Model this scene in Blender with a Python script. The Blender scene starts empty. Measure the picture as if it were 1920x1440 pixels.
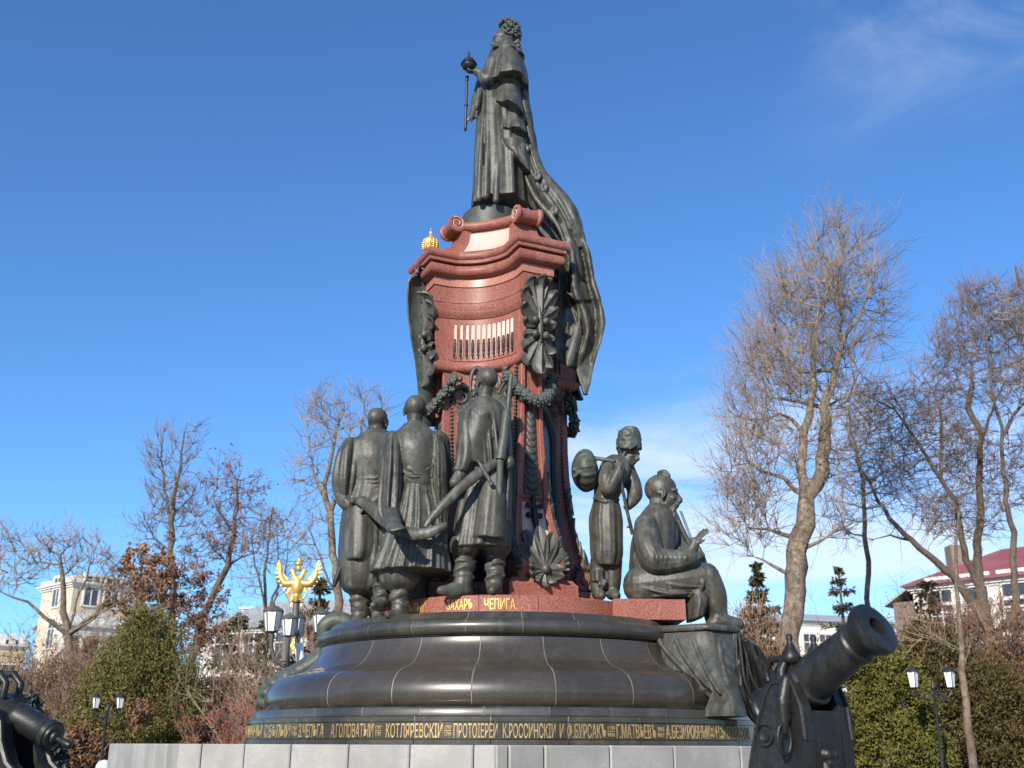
import bpy, math, random
import numpy as np
from mathutils import Vector, Matrix, noise as mnoise
R = math.radians
rng = np.random.default_rng(7)
random.seed(7)
scene = bpy.context.scene
COL = scene.collection
# ------------------------------------------------------------------ camera, sky, sun, exposure
F = 2000.0
HC = 1.6
TH = math.atan(677 / F)
cam_d = bpy.data.cameras.new('camera'); cam = bpy.data.objects.new('camera', cam_d); COL.objects.link(cam)
cam_d.sensor_width = 36; cam_d.lens = 36 * F / 1920; cam_d.clip_end = 3000; cam_d.clip_start = 0.1
cam.matrix_world = Matrix.Translation((0, 0, HC)) @ Matrix.Rotation(math.pi / 2 + TH, 4, 'X') @ Matrix.Rotation(R(0.22), 4, 'Z')
cam_d.dof.use_dof = True; cam_d.dof.focus_distance = 15.0; cam_d.dof.aperture_fstop = 1.7
scene.camera = cam
SUN_EL, SUN_AZ = 27.0, -24.0            # azimuth: degrees to the left behind the viewer
sun_dir = Vector((math.sin(R(SUN_AZ)) * math.cos(R(SUN_EL)), -math.cos(R(SUN_AZ)) * math.cos(R(SUN_EL)), math.sin(R(SUN_EL))))
sd = bpy.data.lights.new('sun', 'SUN'); sd.energy = 4.8; sd.angle = R(0.5); sd.color = (1.0, 0.92, 0.79)
sun = bpy.data.objects.new('sun', sd); COL.objects.link(sun)
sun.rotation_euler = sun_dir.to_track_quat('Z', 'Y').to_euler()
sun.location = (-20, -30, 30)
world = bpy.data.worlds.new('World'); scene.world = world; world.use_nodes = True
nt = world.node_tree; nt.nodes.clear()
def N(t, **k):
    n = nt.nodes.new(t)
    for a, b in k.items(): setattr(n, a, b)
    return n
sky = N('ShaderNodeTexSky', sky_type='NISHITA', sun_disc=False)
sky.sun_elevation = R(SUN_EL)
sky.sun_rotation = math.atan2(sun_dir.x, sun_dir.y)
sky.altitude = 100; sky.air_density = 1.0; sky.dust_density = 0.15; sky.ozone_density = 1.6
tc = N('ShaderNodeTexCoord')
mp = N('ShaderNodeMapping'); mp.inputs['Scale'].default_value = (1.3, 1.3, 4.2); mp.inputs['Rotation'].default_value = (0, R(14), R(20))
nz = N('ShaderNodeTexNoise'); nz.inputs['Scale'].default_value = 2.6; nz.inputs['Detail'].default_value = 9; nz.inputs['Roughness'].default_value = 0.62; nz.inputs['Distortion'].default_value = 0.7
nz2 = N('ShaderNodeTexNoise'); nz2.inputs['Scale'].default_value = 1.1; nz2.inputs['Detail'].default_value = 3
nt.links.new(tc.outputs['Generated'], mp.inputs['Vector'])
nt.links.new(mp.outputs['Vector'], nz.inputs['Vector'])
nt.links.new(tc.outputs['Generated'], nz2.inputs['Vector'])
sx = N('ShaderNodeSeparateXYZ'); nt.links.new(tc.outputs['Generated'], sx.inputs[0])
def smooth(src, a, b):
    m = N('ShaderNodeMapRange'); m.interpolation_type = 'SMOOTHSTEP'
    m.inputs['From Min'].default_value = a; m.inputs['From Max'].default_value = b; nt.links.new(src, m.inputs['Value']); return m.outputs[0]
def mul(*a):
    cur = a[0]
    for b in a[1:]:
        m = N('ShaderNodeMath', operation='MULTIPLY', use_clamp=True); nt.links.new(cur, m.inputs[0])
        if isinstance(b, float): m.inputs[1].default_value = b
        else: nt.links.new(b, m.inputs[1])
        cur = m.outputs[0]
    return cur
def add(a, b):
    m = N('ShaderNodeMath', operation='ADD', use_clamp=True); nt.links.new(a, m.inputs[0]); nt.links.new(b, m.inputs[1]); return m.outputs[0]
# a low bank of torn white cloud in the east, thin cirrus high above it, clear in the west
low = mul(smooth(nz.outputs['Fac'], 0.35, 0.66), smooth(sx.outputs['X'], 0.0, 0.07), smooth(sx.outputs['Z'], 0.345, 0.265), 0.72)
high = mul(smooth(nz.outputs['Fac'], 0.40, 0.80), smooth(nz2.outputs['Fac'], 0.40, 0.60), smooth(sx.outputs['X'], 0.20, 0.34), smooth(sx.outputs['Z'], 0.47, 0.60), 0.7)
cloud = add(low, high)
hsv = N('ShaderNodeMixRGB', blend_type='MULTIPLY'); hsv.inputs[0].default_value = 1.0; hsv.inputs[2].default_value = (0.64, 1.08, 1.60, 1)
nt.links.new(sky.outputs[0], hsv.inputs[1])
mx = N('ShaderNodeMixRGB'); mx.inputs[2].default_value = (7.6, 8.3, 9.3, 1)
nt.links.new(cloud, mx.inputs[0]); nt.links.new(hsv.outputs[0], mx.inputs[1])
bg = N('ShaderNodeBackground'); bg.inputs['Strength'].default_value = 0.1
out = N('ShaderNodeOutputWorld')
nt.links.new(mx.outputs[0], bg.inputs['Color']); nt.links.new(bg.outputs[0], out.inputs['Surface'])
scene.view_settings.view_transform = 'Standard'; scene.view_settings.look = 'None'
scene.view_settings.exposure = 0.32; scene.view_settings.gamma = 1.0; scene.view_settings.use_curve_mapping = False
try:
    scene.cycles.max_bounces = 6; scene.cycles.diffuse_bounces = 3; scene.cycles.glossy_bounces = 3
    scene.cycles.sample_clamp_indirect = 6
except Exception: pass

def P(px, py, Y):
    """the point of the vertical plane y = Y that the survey picture shows at (px, py)"""
    c, s = math.cos(R(0.22)), math.sin(R(0.22))
    u0 = (px - 960) / F; v0 = (720 - py) / F
    u = u0 * c - v0 * s; v = u0 * s + v0 * c
    dy = math.cos(TH) - v * math.sin(TH); dz = math.sin(TH) + v * math.cos(TH)
    t = Y / dy
    return Vector((u * t, Y, HC + dz * t))

# ------------------------------------------------------------------ materials
def mat(name, base, rough=0.6, metal=0.0, var=None, vscale=3.0, vmix=0.6, fine=None, fscale=60.0, fmix=0.4,
        bump=0.0, bscale=40.0, streak=None, smix=0.5, coat=0.0, coat_rough=0.1, spec=0.5, objvar=0.0, up=None, upmix=0.5, det=6, sstretch=(7, 7, 0.55)):
    m = bpy.data.materials.new(name); m.use_nodes = True
    t = m.node_tree; b = t.nodes['Principled BSDF']; L = t.links.new
    b.inputs['Roughness'].default_value = rough; b.inputs['Metallic'].default_value = metal
    b.inputs['Specular IOR Level'].default_value = spec
    b.inputs['Coat Weight'].default_value = coat; b.inputs['Coat Roughness'].default_value = coat_rough
    rgb = t.nodes.new('ShaderNodeRGB'); rgb.outputs[0].default_value = (*base, 1)
    cur = rgb.outputs[0]
    geo = t.nodes.new('ShaderNodeNewGeometry'); pos = geo.outputs['Position']
    def mixin(fac, col, cur, amt):
        mlt = t.nodes.new('ShaderNodeMath'); mlt.operation = 'MULTIPLY'; mlt.inputs[1].default_value = amt; L(fac, mlt.inputs[0])
        mm = t.nodes.new('ShaderNodeMixRGB'); mm.inputs[2].default_value = (*col, 1)
        L(mlt.outputs[0], mm.inputs[0]); L(cur, mm.inputs[1]); return mm.outputs[0]
    def ramp(src, a, c):
        r = t.nodes.new('ShaderNodeMapRange'); r.interpolation_type = 'SMOOTHSTEP'
        r.inputs['From Min'].default_value = a; r.inputs['From Max'].default_value = c; L(src, r.inputs['Value']); return r.outputs[0]
    def nse(scale, detail=6, stretch=None, rgh=0.6):
        n = t.nodes.new('ShaderNodeTexNoise'); n.inputs['Scale'].default_value = scale; n.inputs['Detail'].default_value = detail; n.inputs['Roughness'].default_value = rgh
        if stretch:
            mpn = t.nodes.new('ShaderNodeMapping'); mpn.inputs['Scale'].default_value = stretch; L(pos, mpn.inputs['Vector']); L(mpn.outputs[0], n.inputs['Vector'])
        else: L(pos, n.inputs['Vector'])
        return n.outputs['Fac']
    if var is not None: cur = mixin(ramp(nse(vscale, det), 0.38, 0.64), var, cur, vmix)
    if streak is not None: cur = mixin(ramp(nse(1.0, 5, sstretch), 0.46, 0.70), streak, cur, smix)
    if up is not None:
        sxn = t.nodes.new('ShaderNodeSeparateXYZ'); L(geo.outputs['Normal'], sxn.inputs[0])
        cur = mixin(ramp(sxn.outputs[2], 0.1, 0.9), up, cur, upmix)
    if fine is not None: cur = mixin(ramp(nse(fscale, 2), 0.45, 0.62), fine, cur, fmix)
    if objvar:
        oi = t.nodes.new('ShaderNodeObjectInfo'); hs = t.nodes.new('ShaderNodeHueSaturation')
        mrn = t.nodes.new('ShaderNodeMapRange'); mrn.inputs['To Min'].default_value = 1 - objvar; mrn.inputs['To Max'].default_value = 1 + objvar
        L(oi.outputs['Random'], mrn.inputs['Value']); L(mrn.outputs[0], hs.inputs['Value']); L(cur, hs.inputs['Color']); cur = hs.outputs[0]
    L(cur, b.inputs['Base Color'])
    if bump:
        bn = t.nodes.new('ShaderNodeBump'); bn.inputs['Strength'].default_value = bump; bn.inputs['Distance'].default_value = 0.02
        L(nse(bscale, 5), bn.inputs['Height']); L(bn.outputs[0], b.inputs['Normal'])
    return m
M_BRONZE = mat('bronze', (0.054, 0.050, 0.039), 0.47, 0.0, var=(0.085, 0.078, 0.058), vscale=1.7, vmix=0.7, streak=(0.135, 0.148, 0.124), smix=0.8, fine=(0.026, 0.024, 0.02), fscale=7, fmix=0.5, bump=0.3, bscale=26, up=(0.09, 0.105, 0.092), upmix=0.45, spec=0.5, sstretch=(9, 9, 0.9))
M_BRONZE_G = mat('bronze_verdigris', (0.058, 0.064, 0.05), 0.5, 0.0, var=(0.105, 0.128, 0.105), vscale=2.2, vmix=0.8, streak=(0.06, 0.06, 0.05), smix=0.6, fine=(0.04, 0.04, 0.035), fscale=12, fmix=0.5, bump=0.3, bscale=30, up=(0.10, 0.125, 0.108), upmix=0.5)
M_BRONZE_D = mat('bronze_dark', (0.013, 0.0125, 0.012), 0.42, 0.1, var=(0.024, 0.024, 0.023), vscale=1.3, vmix=0.7, streak=(0.05, 0.056, 0.053), smix=0.45, fine=(0.008, 0.008, 0.008), fscale=14, fmix=0.5, bump=0.2, bscale=25, spec=0.5)
M_ORN = mat('bronze_ornament', (0.056, 0.051, 0.041), 0.46, 0.0, var=(0.115, 0.108, 0.086), vscale=3.5, vmix=0.7, fine=(0.03, 0.03, 0.025), fscale=20, fmix=0.55, bump=0.25, bscale=45, up=(0.11, 0.14, 0.12), upmix=0.4)
M_RED = mat('red_granite', (0.32, 0.112, 0.08), 0.46, 0, var=(0.37, 0.155, 0.118), vscale=.8, vmix=0.6, fine=(0.155, 0.038, 0.03), fscale=55, fmix=0.75, streak=(0.42, 0.21, 0.16), smix=0.55, bump=0.02, bscale=80, objvar=0.06, spec=0.3)
M_PINK = mat('pale_pink_granite', (0.66, 0.43, 0.35), 0.45, 0, var=(0.72, 0.52, 0.45), vscale=1.5, fine=(0.5, 0.3, 0.24), fscale=60, fmix=0.5, streak=(0.5, 0.31, 0.25), smix=0.3)
M_DARK = mat('dark_granite', (0.046, 0.038, 0.028), 0.32, 0, var=(0.070, 0.057, 0.040), vscale=0.9, vmix=0.8, fine=(0.012, 0.011, 0.011), fscale=70, fmix=0.5, streak=(0.085, 0.076, 0.056), smix=0.4, coat=0.5, coat_rough=0.09, objvar=0.12, spec=0.5)
M_DARKM = mat('dark_granite_matt', (0.038, 0.036, 0.03), 0.4, 0, var=(0.075, 0.074, 0.055), vscale=1.6, vmix=0.8, fine=(0.02, 0.02, 0.018), fscale=60, fmix=0.5, streak=(0.12, 0.12, 0.10), smix=0.35, coat=0.5, coat_rough=0.16, objvar=0.2)
M_JOINT = mat('joint_mortar', (0.27, 0.255, 0.215), 0.9, 0, var=(0.09, 0.085, 0.07), vscale=3, vmix=0.8)
M_GREY = mat('grey_granite', (0.33, 0.322, 0.295), 0.62, 0, var=(0.46, 0.45, 0.415), vscale=2.0, vmix=0.8, fine=(0.30, 0.30, 0.295), fscale=55, fmix=0.6, streak=(0.30, 0.285, 0.25), smix=0.5, objvar=0.1, bump=0.06, bscale=70, sstretch=(3.2, 3.2, 0.7))
M_GREYJ = mat('grey_joint', (0.2, 0.17, 0.12), 0.95)
M_GOLD = mat('gilding', (0.88, 0.56, 0.14), 0.36, 0.65, var=(0.95, 0.68, 0.25), vscale=8, vmix=0.6, bump=0.1, bscale=30)
M_GOLDL = mat('gold_lettering', (0.66, 0.48, 0.22), 0.42, 0.55, var=(0.42, 0.30, 0.14), vscale=2.2, vmix=0.7, fine=(0.3, 0.2, 0.08), fscale=30, fmix=0.35)
M_GLASSBLK = mat('polished_black_stone', (0.012, 0.014, 0.022), 0.25, 0, fine=(0.1, 0.1, 0.11), fscale=70, fmix=0.35, coat=0.35, coat_rough=0.12)

# ------------------------------------------------------------------ mesh helpers
class MB:
    def __init__(s): s.v = []; s.f = []; s.n = 0
    def add(s, verts, faces):
        b = s.n; s.v.extend([tuple(p) for p in verts]); s.n += len(verts)
        s.f.extend([tuple(i + b for i in f) for f in faces]); return b
    def grid(s, rows, closed_u=False, cap=False, flip=False):
        """rows: list of equally long point lists; closed_u joins each row's ends"""
        n = len(rows[0]); v = [p for r in rows for p in r]; f = []
        for i in range(len(rows) - 1):
            for j in range(n if closed_u else n - 1):
                k = (j + 1) % n
                q = (i * n + j, i * n + k, (i + 1) * n + k, (i + 1) * n + j)
                f.append(q[::-1] if flip else q)
        if cap:
            a = tuple(range(n)); c = tuple((len(rows) - 1) * n + j for j in range(n))
            f.append(a if flip else a[::-1]); f.append(c[::-1] if flip else c)
        s.add(v, f)
    def box(s, c, size, rotz=0.0, rot=None):
        m = rot if rot is not None else Matrix.Rotation(rotz, 3, 'Z')
        c = Vector(c); h = Vector(size) / 2
        v = [c + m @ Vector((x * h.x, y * h.y, z * h.z)) for z in (-1, 1) for y in (-1, 1) for x in (-1, 1)]
        s.add(v, [(0, 2, 3, 1), (4, 5, 7, 6), (0, 1, 5, 4), (2, 6, 7, 3), (0, 4, 6, 2), (1, 3, 7, 5)])
    def tube(s, pts, rad, n=8, cap=True, squash=None):
        pts = [Vector(p) for p in pts]
        if not hasattr(rad, '__len__'): rad = [rad] * len(pts)
        rows = []; prev = None
        for i, p in enumerate(pts):
            d = (pts[min(i + 1, len(pts) - 1)] - pts[max(i - 1, 0)]).normalized()
            if prev is None:
                a = Vector((0, 0, 1)) if abs(d.z) < 0.9 else Vector((1, 0, 0)); u = d.cross(a).normalized()
            else: u = (prev - d * prev.dot(d)).normalized()
            prev = u; w = d.cross(u)
            rows.append([p + (u * math.cos(2 * math.pi * k / n) + w * math.sin(2 * math.pi * k / n)) * rad[i] for k in range(n)])
        s.grid(rows, True, cap)
    def sphere(s, c, r, n=10, m=7, rot=None):
        r = Vector(r) if hasattr(r, '__len__') else Vector((r, r, r)); c = Vector(c)
        rows = []
        for i in range(m + 1):
            t = math.pi * (0.02 + 0.96 * i / m) - math.pi / 2
            row = []
            for k in range(n):
                a = 2 * math.pi * k / n
                p = Vector((math.cos(t) * math.cos(a) * r.x, math.cos(t) * math.sin(a) * r.y, math.sin(t) * r.z))
                row.append(c + (rot @ p if rot is not None else p))
            rows.append(row)
        s.grid(rows, True, True)
    def lathe(s, prof, c=(0, 0, 0), n=24, a0=0.0, a1=2 * math.pi, axis=None):
        c = Vector(c); full = abs(a1 - a0 - 2 * math.pi) < 1e-6
        rot = axis.to_track_quat('Z', 'Y').to_matrix() if axis is not None else None
        rows = []
        for (r, z) in prof:
            row = []
            for k in range(n if full else n + 1):
                a = a0 + (a1 - a0) * k / n
                p = Vector((r * math.cos(a), r * math.sin(a), z)); row.append(c + (rot @ p if rot is not None else p))
            rows.append(row)
        s.grid(rows, full, full)
    def build(s, name, m, parent=None, smooth=None, me_only=False):
        me = bpy.data.meshes.new(name); me.from_pydata(s.v, [], s.f); me.materials.append(m)
        if smooth is not None:
            me.polygons.foreach_set('use_smooth', [True] * len(me.polygons))
            if smooth > 0: me.set_sharp_from_angle(angle=R(smooth))
        me.update()
        if me_only: return me
        return link(name, me, parent)
def link(name, me, parent=None):
    o = bpy.data.objects.new(name, me); COL.objects.link(o)
    if parent is not None:
        o.parent = parent
        if parent.type == 'EMPTY': o.matrix_parent_inverse = Matrix.Translation(-parent.location)
    return o
def thing(name, loc, label, cat, group=None):
    o = bpy.data.objects.new(name, None); COL.objects.link(o); o.location = loc; o.empty_display_size = 0.2
    o['label'] = label; o['category'] = cat
    if group: o['group'] = group
    return o
def tag(o, label=None, cat=None, group=None, kind=None):
    for k, v in (('label', label), ('category', cat), ('group', group), ('kind', kind)):
        if v: o[k] = v
    return o
def lerp(a, b, t): return a + (b - a) * t
def interp(x, xs, ys): return float(np.interp(x, xs, ys))
def frame(az):
    a = R(az); return Vector((math.sin(a), -math.cos(a), 0)), Vector((math.cos(a), math.sin(a), 0))
# ================================================================== THE MONUMENT
AX = Vector((-0.075, 15.8, 0.0))
def AZP(az, h, t, z):
    """point of the monument: h out from the axis towards azimuth az, t sideways, at height z"""
    n, tt = frame(az); return AX + n * h + tt * t + Vector((0, 0, z))
# ---- grey granite retaining wall (a many-sided platform)
wall = thing('retaining_wall', (AX.x, AX.y, 0), 'low grey granite platform wall of upright slabs under the dark round base', 'wall')
corners = [P(205, 1400, 16.4), P(337, 1396, 12.2), P(930, 1397, 10.45), P(1560, 1400, 12.9), P(1590, 1400, 16.8)]
corners = [Vector((c.x, c.y, 0)) for c in corners] + [Vector((3.4, 20.6, 0)), Vector((-3.6, 20.6, 0))]
WT = 1.60
jx = {1: [347, 440, 512, 590, 687, 790, 897], 2: [957, 1017, 1127, 1234, 1346, 1422, 1500]}
core = MB(); nC = len(corners)
cc = sum(corners, Vector()) / nC
ins = [c + (cc - c).normalized() * 0.05 for c in corners]
core.grid([[p + Vector((0, 0, -0.05)) for p in ins], [p + Vector((0, 0, WT - 0.012)) for p in ins]], True, True)
core.build('wall_core', M_GREYJ, wall)
def slab(p0, p1, z0, z1, th=0.12, gap=0.007):
    d = (p1 - p0); L = d.length; d.normalize(); nrm = Vector((d.y, -d.x, 0)); jit = random.uniform(0, 0.006)
    a = p0 + d * gap; b = p1 - d * gap; o = nrm * jit
    bv = 0.012; mb = MB()
    def ring(e, zz): return [a + d * e - nrm * 0.10 + Vector((0, 0, zz)), a + d * e + o - nrm * (e) + Vector((0, 0, zz)), b - d * e + o - nrm * e + Vector((0, 0, zz)), b - d * e - nrm * 0.10 + Vector((0, 0, zz))]
    # bevelled slab: front face inset
    f0 = [a + o - nrm * bv, a + d * bv + o, b - d * bv + o, b + o - nrm * bv, b - nrm * th, a - nrm * th]
    mb.grid([[p + Vector((0, 0, z0)) for p in f0], [p + Vector((0, 0, z1 - bv)) for p in f0],
             [p - nrm * bv * 0.9 + Vector((0, 0, z1)) for p in f0]], True, True)
    return mb.build('stone_slab', M_GREY, wall)
for i in range(nC):
    a, b = corners[i], corners[(i + 1) % nC]
    ts = [0]
    if i in jx:
        for x in jx[i]:
            u = (x - 960) / F
            # crossing of the wall line with the vertical plane through the eye at pixel x (near eye level)
            k = u / math.cos(TH) ; den = (b.x - a.x) - k * (b.y - a.y)
            t = (k * a.y - a.x) / den
            if 0.01 < t < 0.99: ts.append(t)
    else:
        nn = max(2, int((b - a).length / 0.6)); ts += [j / nn for j in range(1, nn)]
    ts.append(1)
    for t0, t1 in zip(ts[:-1], ts[1:]): slab(a.lerp(b, t0), a.lerp(b, t1), -0.05, WT)
# ---- the monument itself
mon = thing('monument', tuple(AX), 'tall red granite monument pedestal with bronze ornament on a round polished dark base', 'monument')
def sector(prof, nsec, gap, m, name, a_off, nseg=6, smooth=50, parent=None, skip=None):
    """one stone of a round course, repeated nsec times round the axis with shared mesh data"""
    half = math.pi / nsec; mb = MB(); rows = []
    rmax = max(r for r, z in prof)
    for k in range(nseg + 1):
        a = -half + gap / rmax + (2 * half - 2 * gap / rmax) * k / nseg
        rows.append([(r * math.sin(a), -r * math.cos(a), z) for r, z in prof])
    mb.grid(rows, True, True, flip=True)
    me = mb.build(name, m, smooth=smooth, me_only=True)
    for k in range(nsec):
        o = bpy.data.objects.new(name, me); COL.objects.link(o); o.parent = parent or mon
        o.rotation_euler.z = a_off + 2 * math.pi * k / nsec
Z0 = WT + 0.0
# rounded profiles (outer curve from bottom to top, then back along the inside)
def bell():
    pts = [(3.30, 2.02), (3.335, 2.06), (3.35, 2.13), (3.345, 2.22), (3.31, 2.31), (3.24, 2.385), (3.14, 2.44), (3.03, 2.475), (2.93, 2.50), (2.84, 2.54), (2.765, 2.60), (2.71, 2.67), (2.67, 2.74), (2.645, 2.80), (2.64, 2.845)]
    return pts + [(2.2, 2.845), (2.2, 2.02)]
def rollp():
    pts = [(2.585, 2.855), (2.63, 2.87)]
    for k in range(9):
        a = -math.pi / 2 + math.pi * k / 8 * 0.95
        pts.append((2.60 + 0.085 * math.cos(a), 2.965 + 0.095 * math.sin(a)))
    pts += [(2.56, 3.065), (2.545, 3.085), (2.52, 3.10), (2.50, 3.145), (2.47, 3.16), (1.9, 3.16), (1.9, 2.855)]
    return pts
def inset(pr, d=0.004): return [(r - d if i < len(pr) - 2 else .5, z) for i, (r, z) in enumerate(pr)]
prof_core = [(0.5, 1.60), (3.50, 1.60), (3.50, 1.86), (3.44, 1.86), (3.44, 1.99), (3.28, 1.99), (3.28, 2.25), (3.0, 2.42), (2.75, 2.52), (2.58, 2.7), (2.55, 2.9), (2.45, 3.1), (2.40, 3.14), (0.5, 3.14)]
mb = MB(); mb.lathe(prof_core, n=88); jc = mb.build('base_core', M_JOINT, me_only=True, smooth=40)
o = link('base_core', jc); o.parent = mon
for pr in (bell(), rollp(), [(3.545, 1.662), (3.545, 1.838), (3.2, 1.838), (3.2, 1.662)], [(3.555, 1.844), (3.555, 1.895), (3.545, 1.902), (3.2, 1.902), (3.2, 1.844)], [(3.485, 1.908), (3.485, 1.985), (3.465, 2.005), (3.39, 2.01), (3.2, 2.01), (3.2, 1.908)]):
    mb = MB(); mb.lathe([(r, z + .001 * (i == len(pr) - 2)) for i, (r, z) in enumerate(inset(pr))], n=132); o = link('mortar', mb.build('mortar', M_JOINT, me_only=True, smooth=60)); o.parent = mon
aoff = 0.02
sector([(3.57, 1.605), (3.57, 1.655), (3.2, 1.655), (3.2, 1.605)], 26, 0.005, M_DARKM, 'footing_block', aoff + 0.06)
sector([(3.545, 1.662), (3.545, 1.838), (3.2, 1.838), (3.2, 1.662)], 26, 0.004, M_DARKM, 'inscription_block', aoff + 0.06)
sector([(3.555, 1.844), (3.555, 1.895), (3.545, 1.902), (3.2, 1.902), (3.2, 1.844)], 26, 0.005, M_DARKM, 'ledge_block', aoff + 0.06)
sector([(3.485, 1.908), (3.485, 1.985), (3.465, 2.005), (3.39, 2.01), (3.2, 2.01), (3.2, 1.908)], 30, 0.005, M_DARKM, 'step_block', aoff + 0.02)
sector(bell(), 22, 0.008, M_DARK, 'granite_block', aoff + R(0.7), nseg=8, smooth=60)
sector(rollp(), 24, 0.004, M_DARKM, 'rim_block', aoff + R(-4), nseg=7, smooth=50)
# gilded names round the base: flat metal letters bent to the course
def text_mesh(body, size, sx=0.55, extr=0.006):
    cu = bpy.data.curves.new('t', 'FONT'); cu.body = body; cu.size = size; cu.extrude = extr; cu.resolution_u = 2; cu.offset = size * 0.004
    o = bpy.data.objects.new('t', cu); COL.objects.link(o); bpy.context.view_layer.update()
    me = bpy.data.meshes.new_from_object(o.evaluated_get(bpy.context.evaluated_depsgraph_get()))
    bpy.data.objects.remove(o); bpy.data.curves.remove(cu)
    n = len(me.vertices); co = np.empty(n * 3); me.vertices.foreach_get('co', co); co = co.reshape(-1, 3); co[:, 0] *= sx
    return me, co
def bend_text(name, body, az0, Rr, zb, hgt, sx, parent, m, extr=0.006, centre=False):
    me, co = text_mesh(body, 1.0, 1.0, 0.02)
    caps = 0.729                     # cap height of the letterform
    k = hgt / caps
    co[:, 1] *= k; co[:, 0] *= k * sx; co[:, 2] *= extr / 0.02
    w = co[:, 0].max()
    a = R(az0) + (co[:, 0] - (w / 2 if centre else 0)) / Rr
    r = Rr + co[:, 2]
    out = np.stack([AX.x + r * np.sin(a), AX.y - r * np.cos(a), zb + co[:, 1]], 1)
    me.vertices.foreach_set('co', out.ravel()); me.materials.clear(); me.materials.append(m); me.update()
    me.name = name
    return link(name, me, parent), math.degrees(w / Rr)
# angles of the words round the course, as on the photographed side
def azpx(px, Rr):
    k = ((px - 960) / F) / math.cos(TH)
    # ray (k,1) from the eye meets circle of radius Rr round the axis
    A = k * k + 1; B = -2 * (k * AX.x + AX.y); Cc = AX.x ** 2 + AX.y ** 2 - Rr * Rr
    D = B * B - 4 * A * Cc; y = (-B - math.sqrt(max(D, 0))) / (2 * A); x = k * y
    return math.degrees(math.atan2(x - AX.x, -(y - AX.y)))
words = [('КОШЕВЫЕ', 470, 500), ('АТАМАНЫ', 504, 540), ('С.БѢЛЫЙ', 545, 588), ('З.ЧЕПѢГА', 602, 645), ('А.ГОЛОВАТЫЙ', 657, 728), ('КОТЛЯРЕВСКІЙ', 749, 845), ('ПРОТОІЕРЕЙ', 863, 938), ('К.РОССИНСКІЙ', 946, 1036), ('И', 1042, 1050), ('Ф.БУРСАКЪ', 1055, 1121), ('Г.МАТВѢЕВЪ', 1138, 1205), ('А.БЕЗКРОВНЫЙ', 1222, 1296), ('Н.ЗАВОДОВСКІЙ', 1306, 1362), ('Г.РАШПИЛЬ', 1372, 1425)]
for wd, x0, x1 in words:
    a0, a1 = azpx(x0, 3.545), azpx(x1, 3.545)
    o, wdeg = bend_text('lettering', wd, 0, 3.547, 1.675, 0.148, 1.0, mon, M_GOLDL)
    s_ = (a1 - a0) / wdeg
    me = o.data; bpy.data.objects.remove(o)
    o, _ = bend_text('lettering', wd, a0, 3.547, 1.675, 0.148, s_, mon, M_GOLDL)
for (x0, x1, tx) in [(848, 860, ('1797', '1799')), (1123, 1136, ('1799', '1816')), (1208, 1219, ('1816', '1827')), (590, 599, ('1788', '1788')), (731, 742, ('1797', '1797')), (1298, 1304, ('1827', '1830'))]:
    for row, zz in ((0, 1.757), (1, 1.69)):
        a0, a1 = azpx(x0, 3.545), azpx(x1, 3.545)
        o, wdeg = bend_text('lettering', tx[row], 0, 3.547, zz, 0.047, 1.0, mon, M_GOLDL); bpy.data.objects.remove(o)
        bend_text('lettering', tx[row], a0, 3.547, zz, 0.047, (a1 - a0) / wdeg, mon, M_GOLDL)
    mb = MB(); an = [R(azpx(lerp(x0, x1, k / 4), 3.545)) for k in range(5)]
    mb.grid([[AX + Vector((r * math.sin(a), -r * math.cos(a), z)) for r, z in ((3.546, 1.744), (3.553, 1.744), (3.553, 1.750), (3.546, 1.750))] for a in an], True, True, flip=True)
    mb.build('lettering', M_GOLDL, mon)
# ---- red ring under the figures, in curved stones
RING_R, RZ0, RZ1 = 1.96, 3.163, 3.43
mb = MB(); mb.lathe([(0.3, 3.15), (1.94, 3.15), (1.94, 3.41), (0.3, 3.41)], n=48); o = link('ring_core', mb.build('ring_core', M_PINK, me_only=True)); o.parent = mon
sector([(RING_R, RZ0), (RING_R, RZ1 - 0.012), (RING_R - 0.012, RZ1), (0.9, RZ1), (0.9, RZ0)], 16, 0.004, M_RED, 'ring_stone', R(12.5) + math.pi / 16 * 1.0, nseg=8, smooth=40)
for wd, x0, x1, hh in [('БѢЛЫЙ .', 776, 816, 0.125), ('ЗАХАРЪ', 847, 893, 0.135), ('ЧЕПИГА.', 912, 970, 0.135), ('СИДОРЪ', 698, 722, 0.125)]:
    a0, a1 = azpx(x0, RING_R), azpx(x1, RING_R)
    o, wdeg = bend_text('lettering', wd, 0, RING_R + 0.001, 3.245, hh, 1.0, mon, M_GOLD); bpy.data.objects.remove(o)
    bend_text('lettering', wd, a0, RING_R + 0.001, 3.245, hh, (a1 - a0) / wdeg, mon, M_GOLD)
AX0 = AX.copy(); AX = AX + Vector((-0.075, 0, 0))
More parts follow.
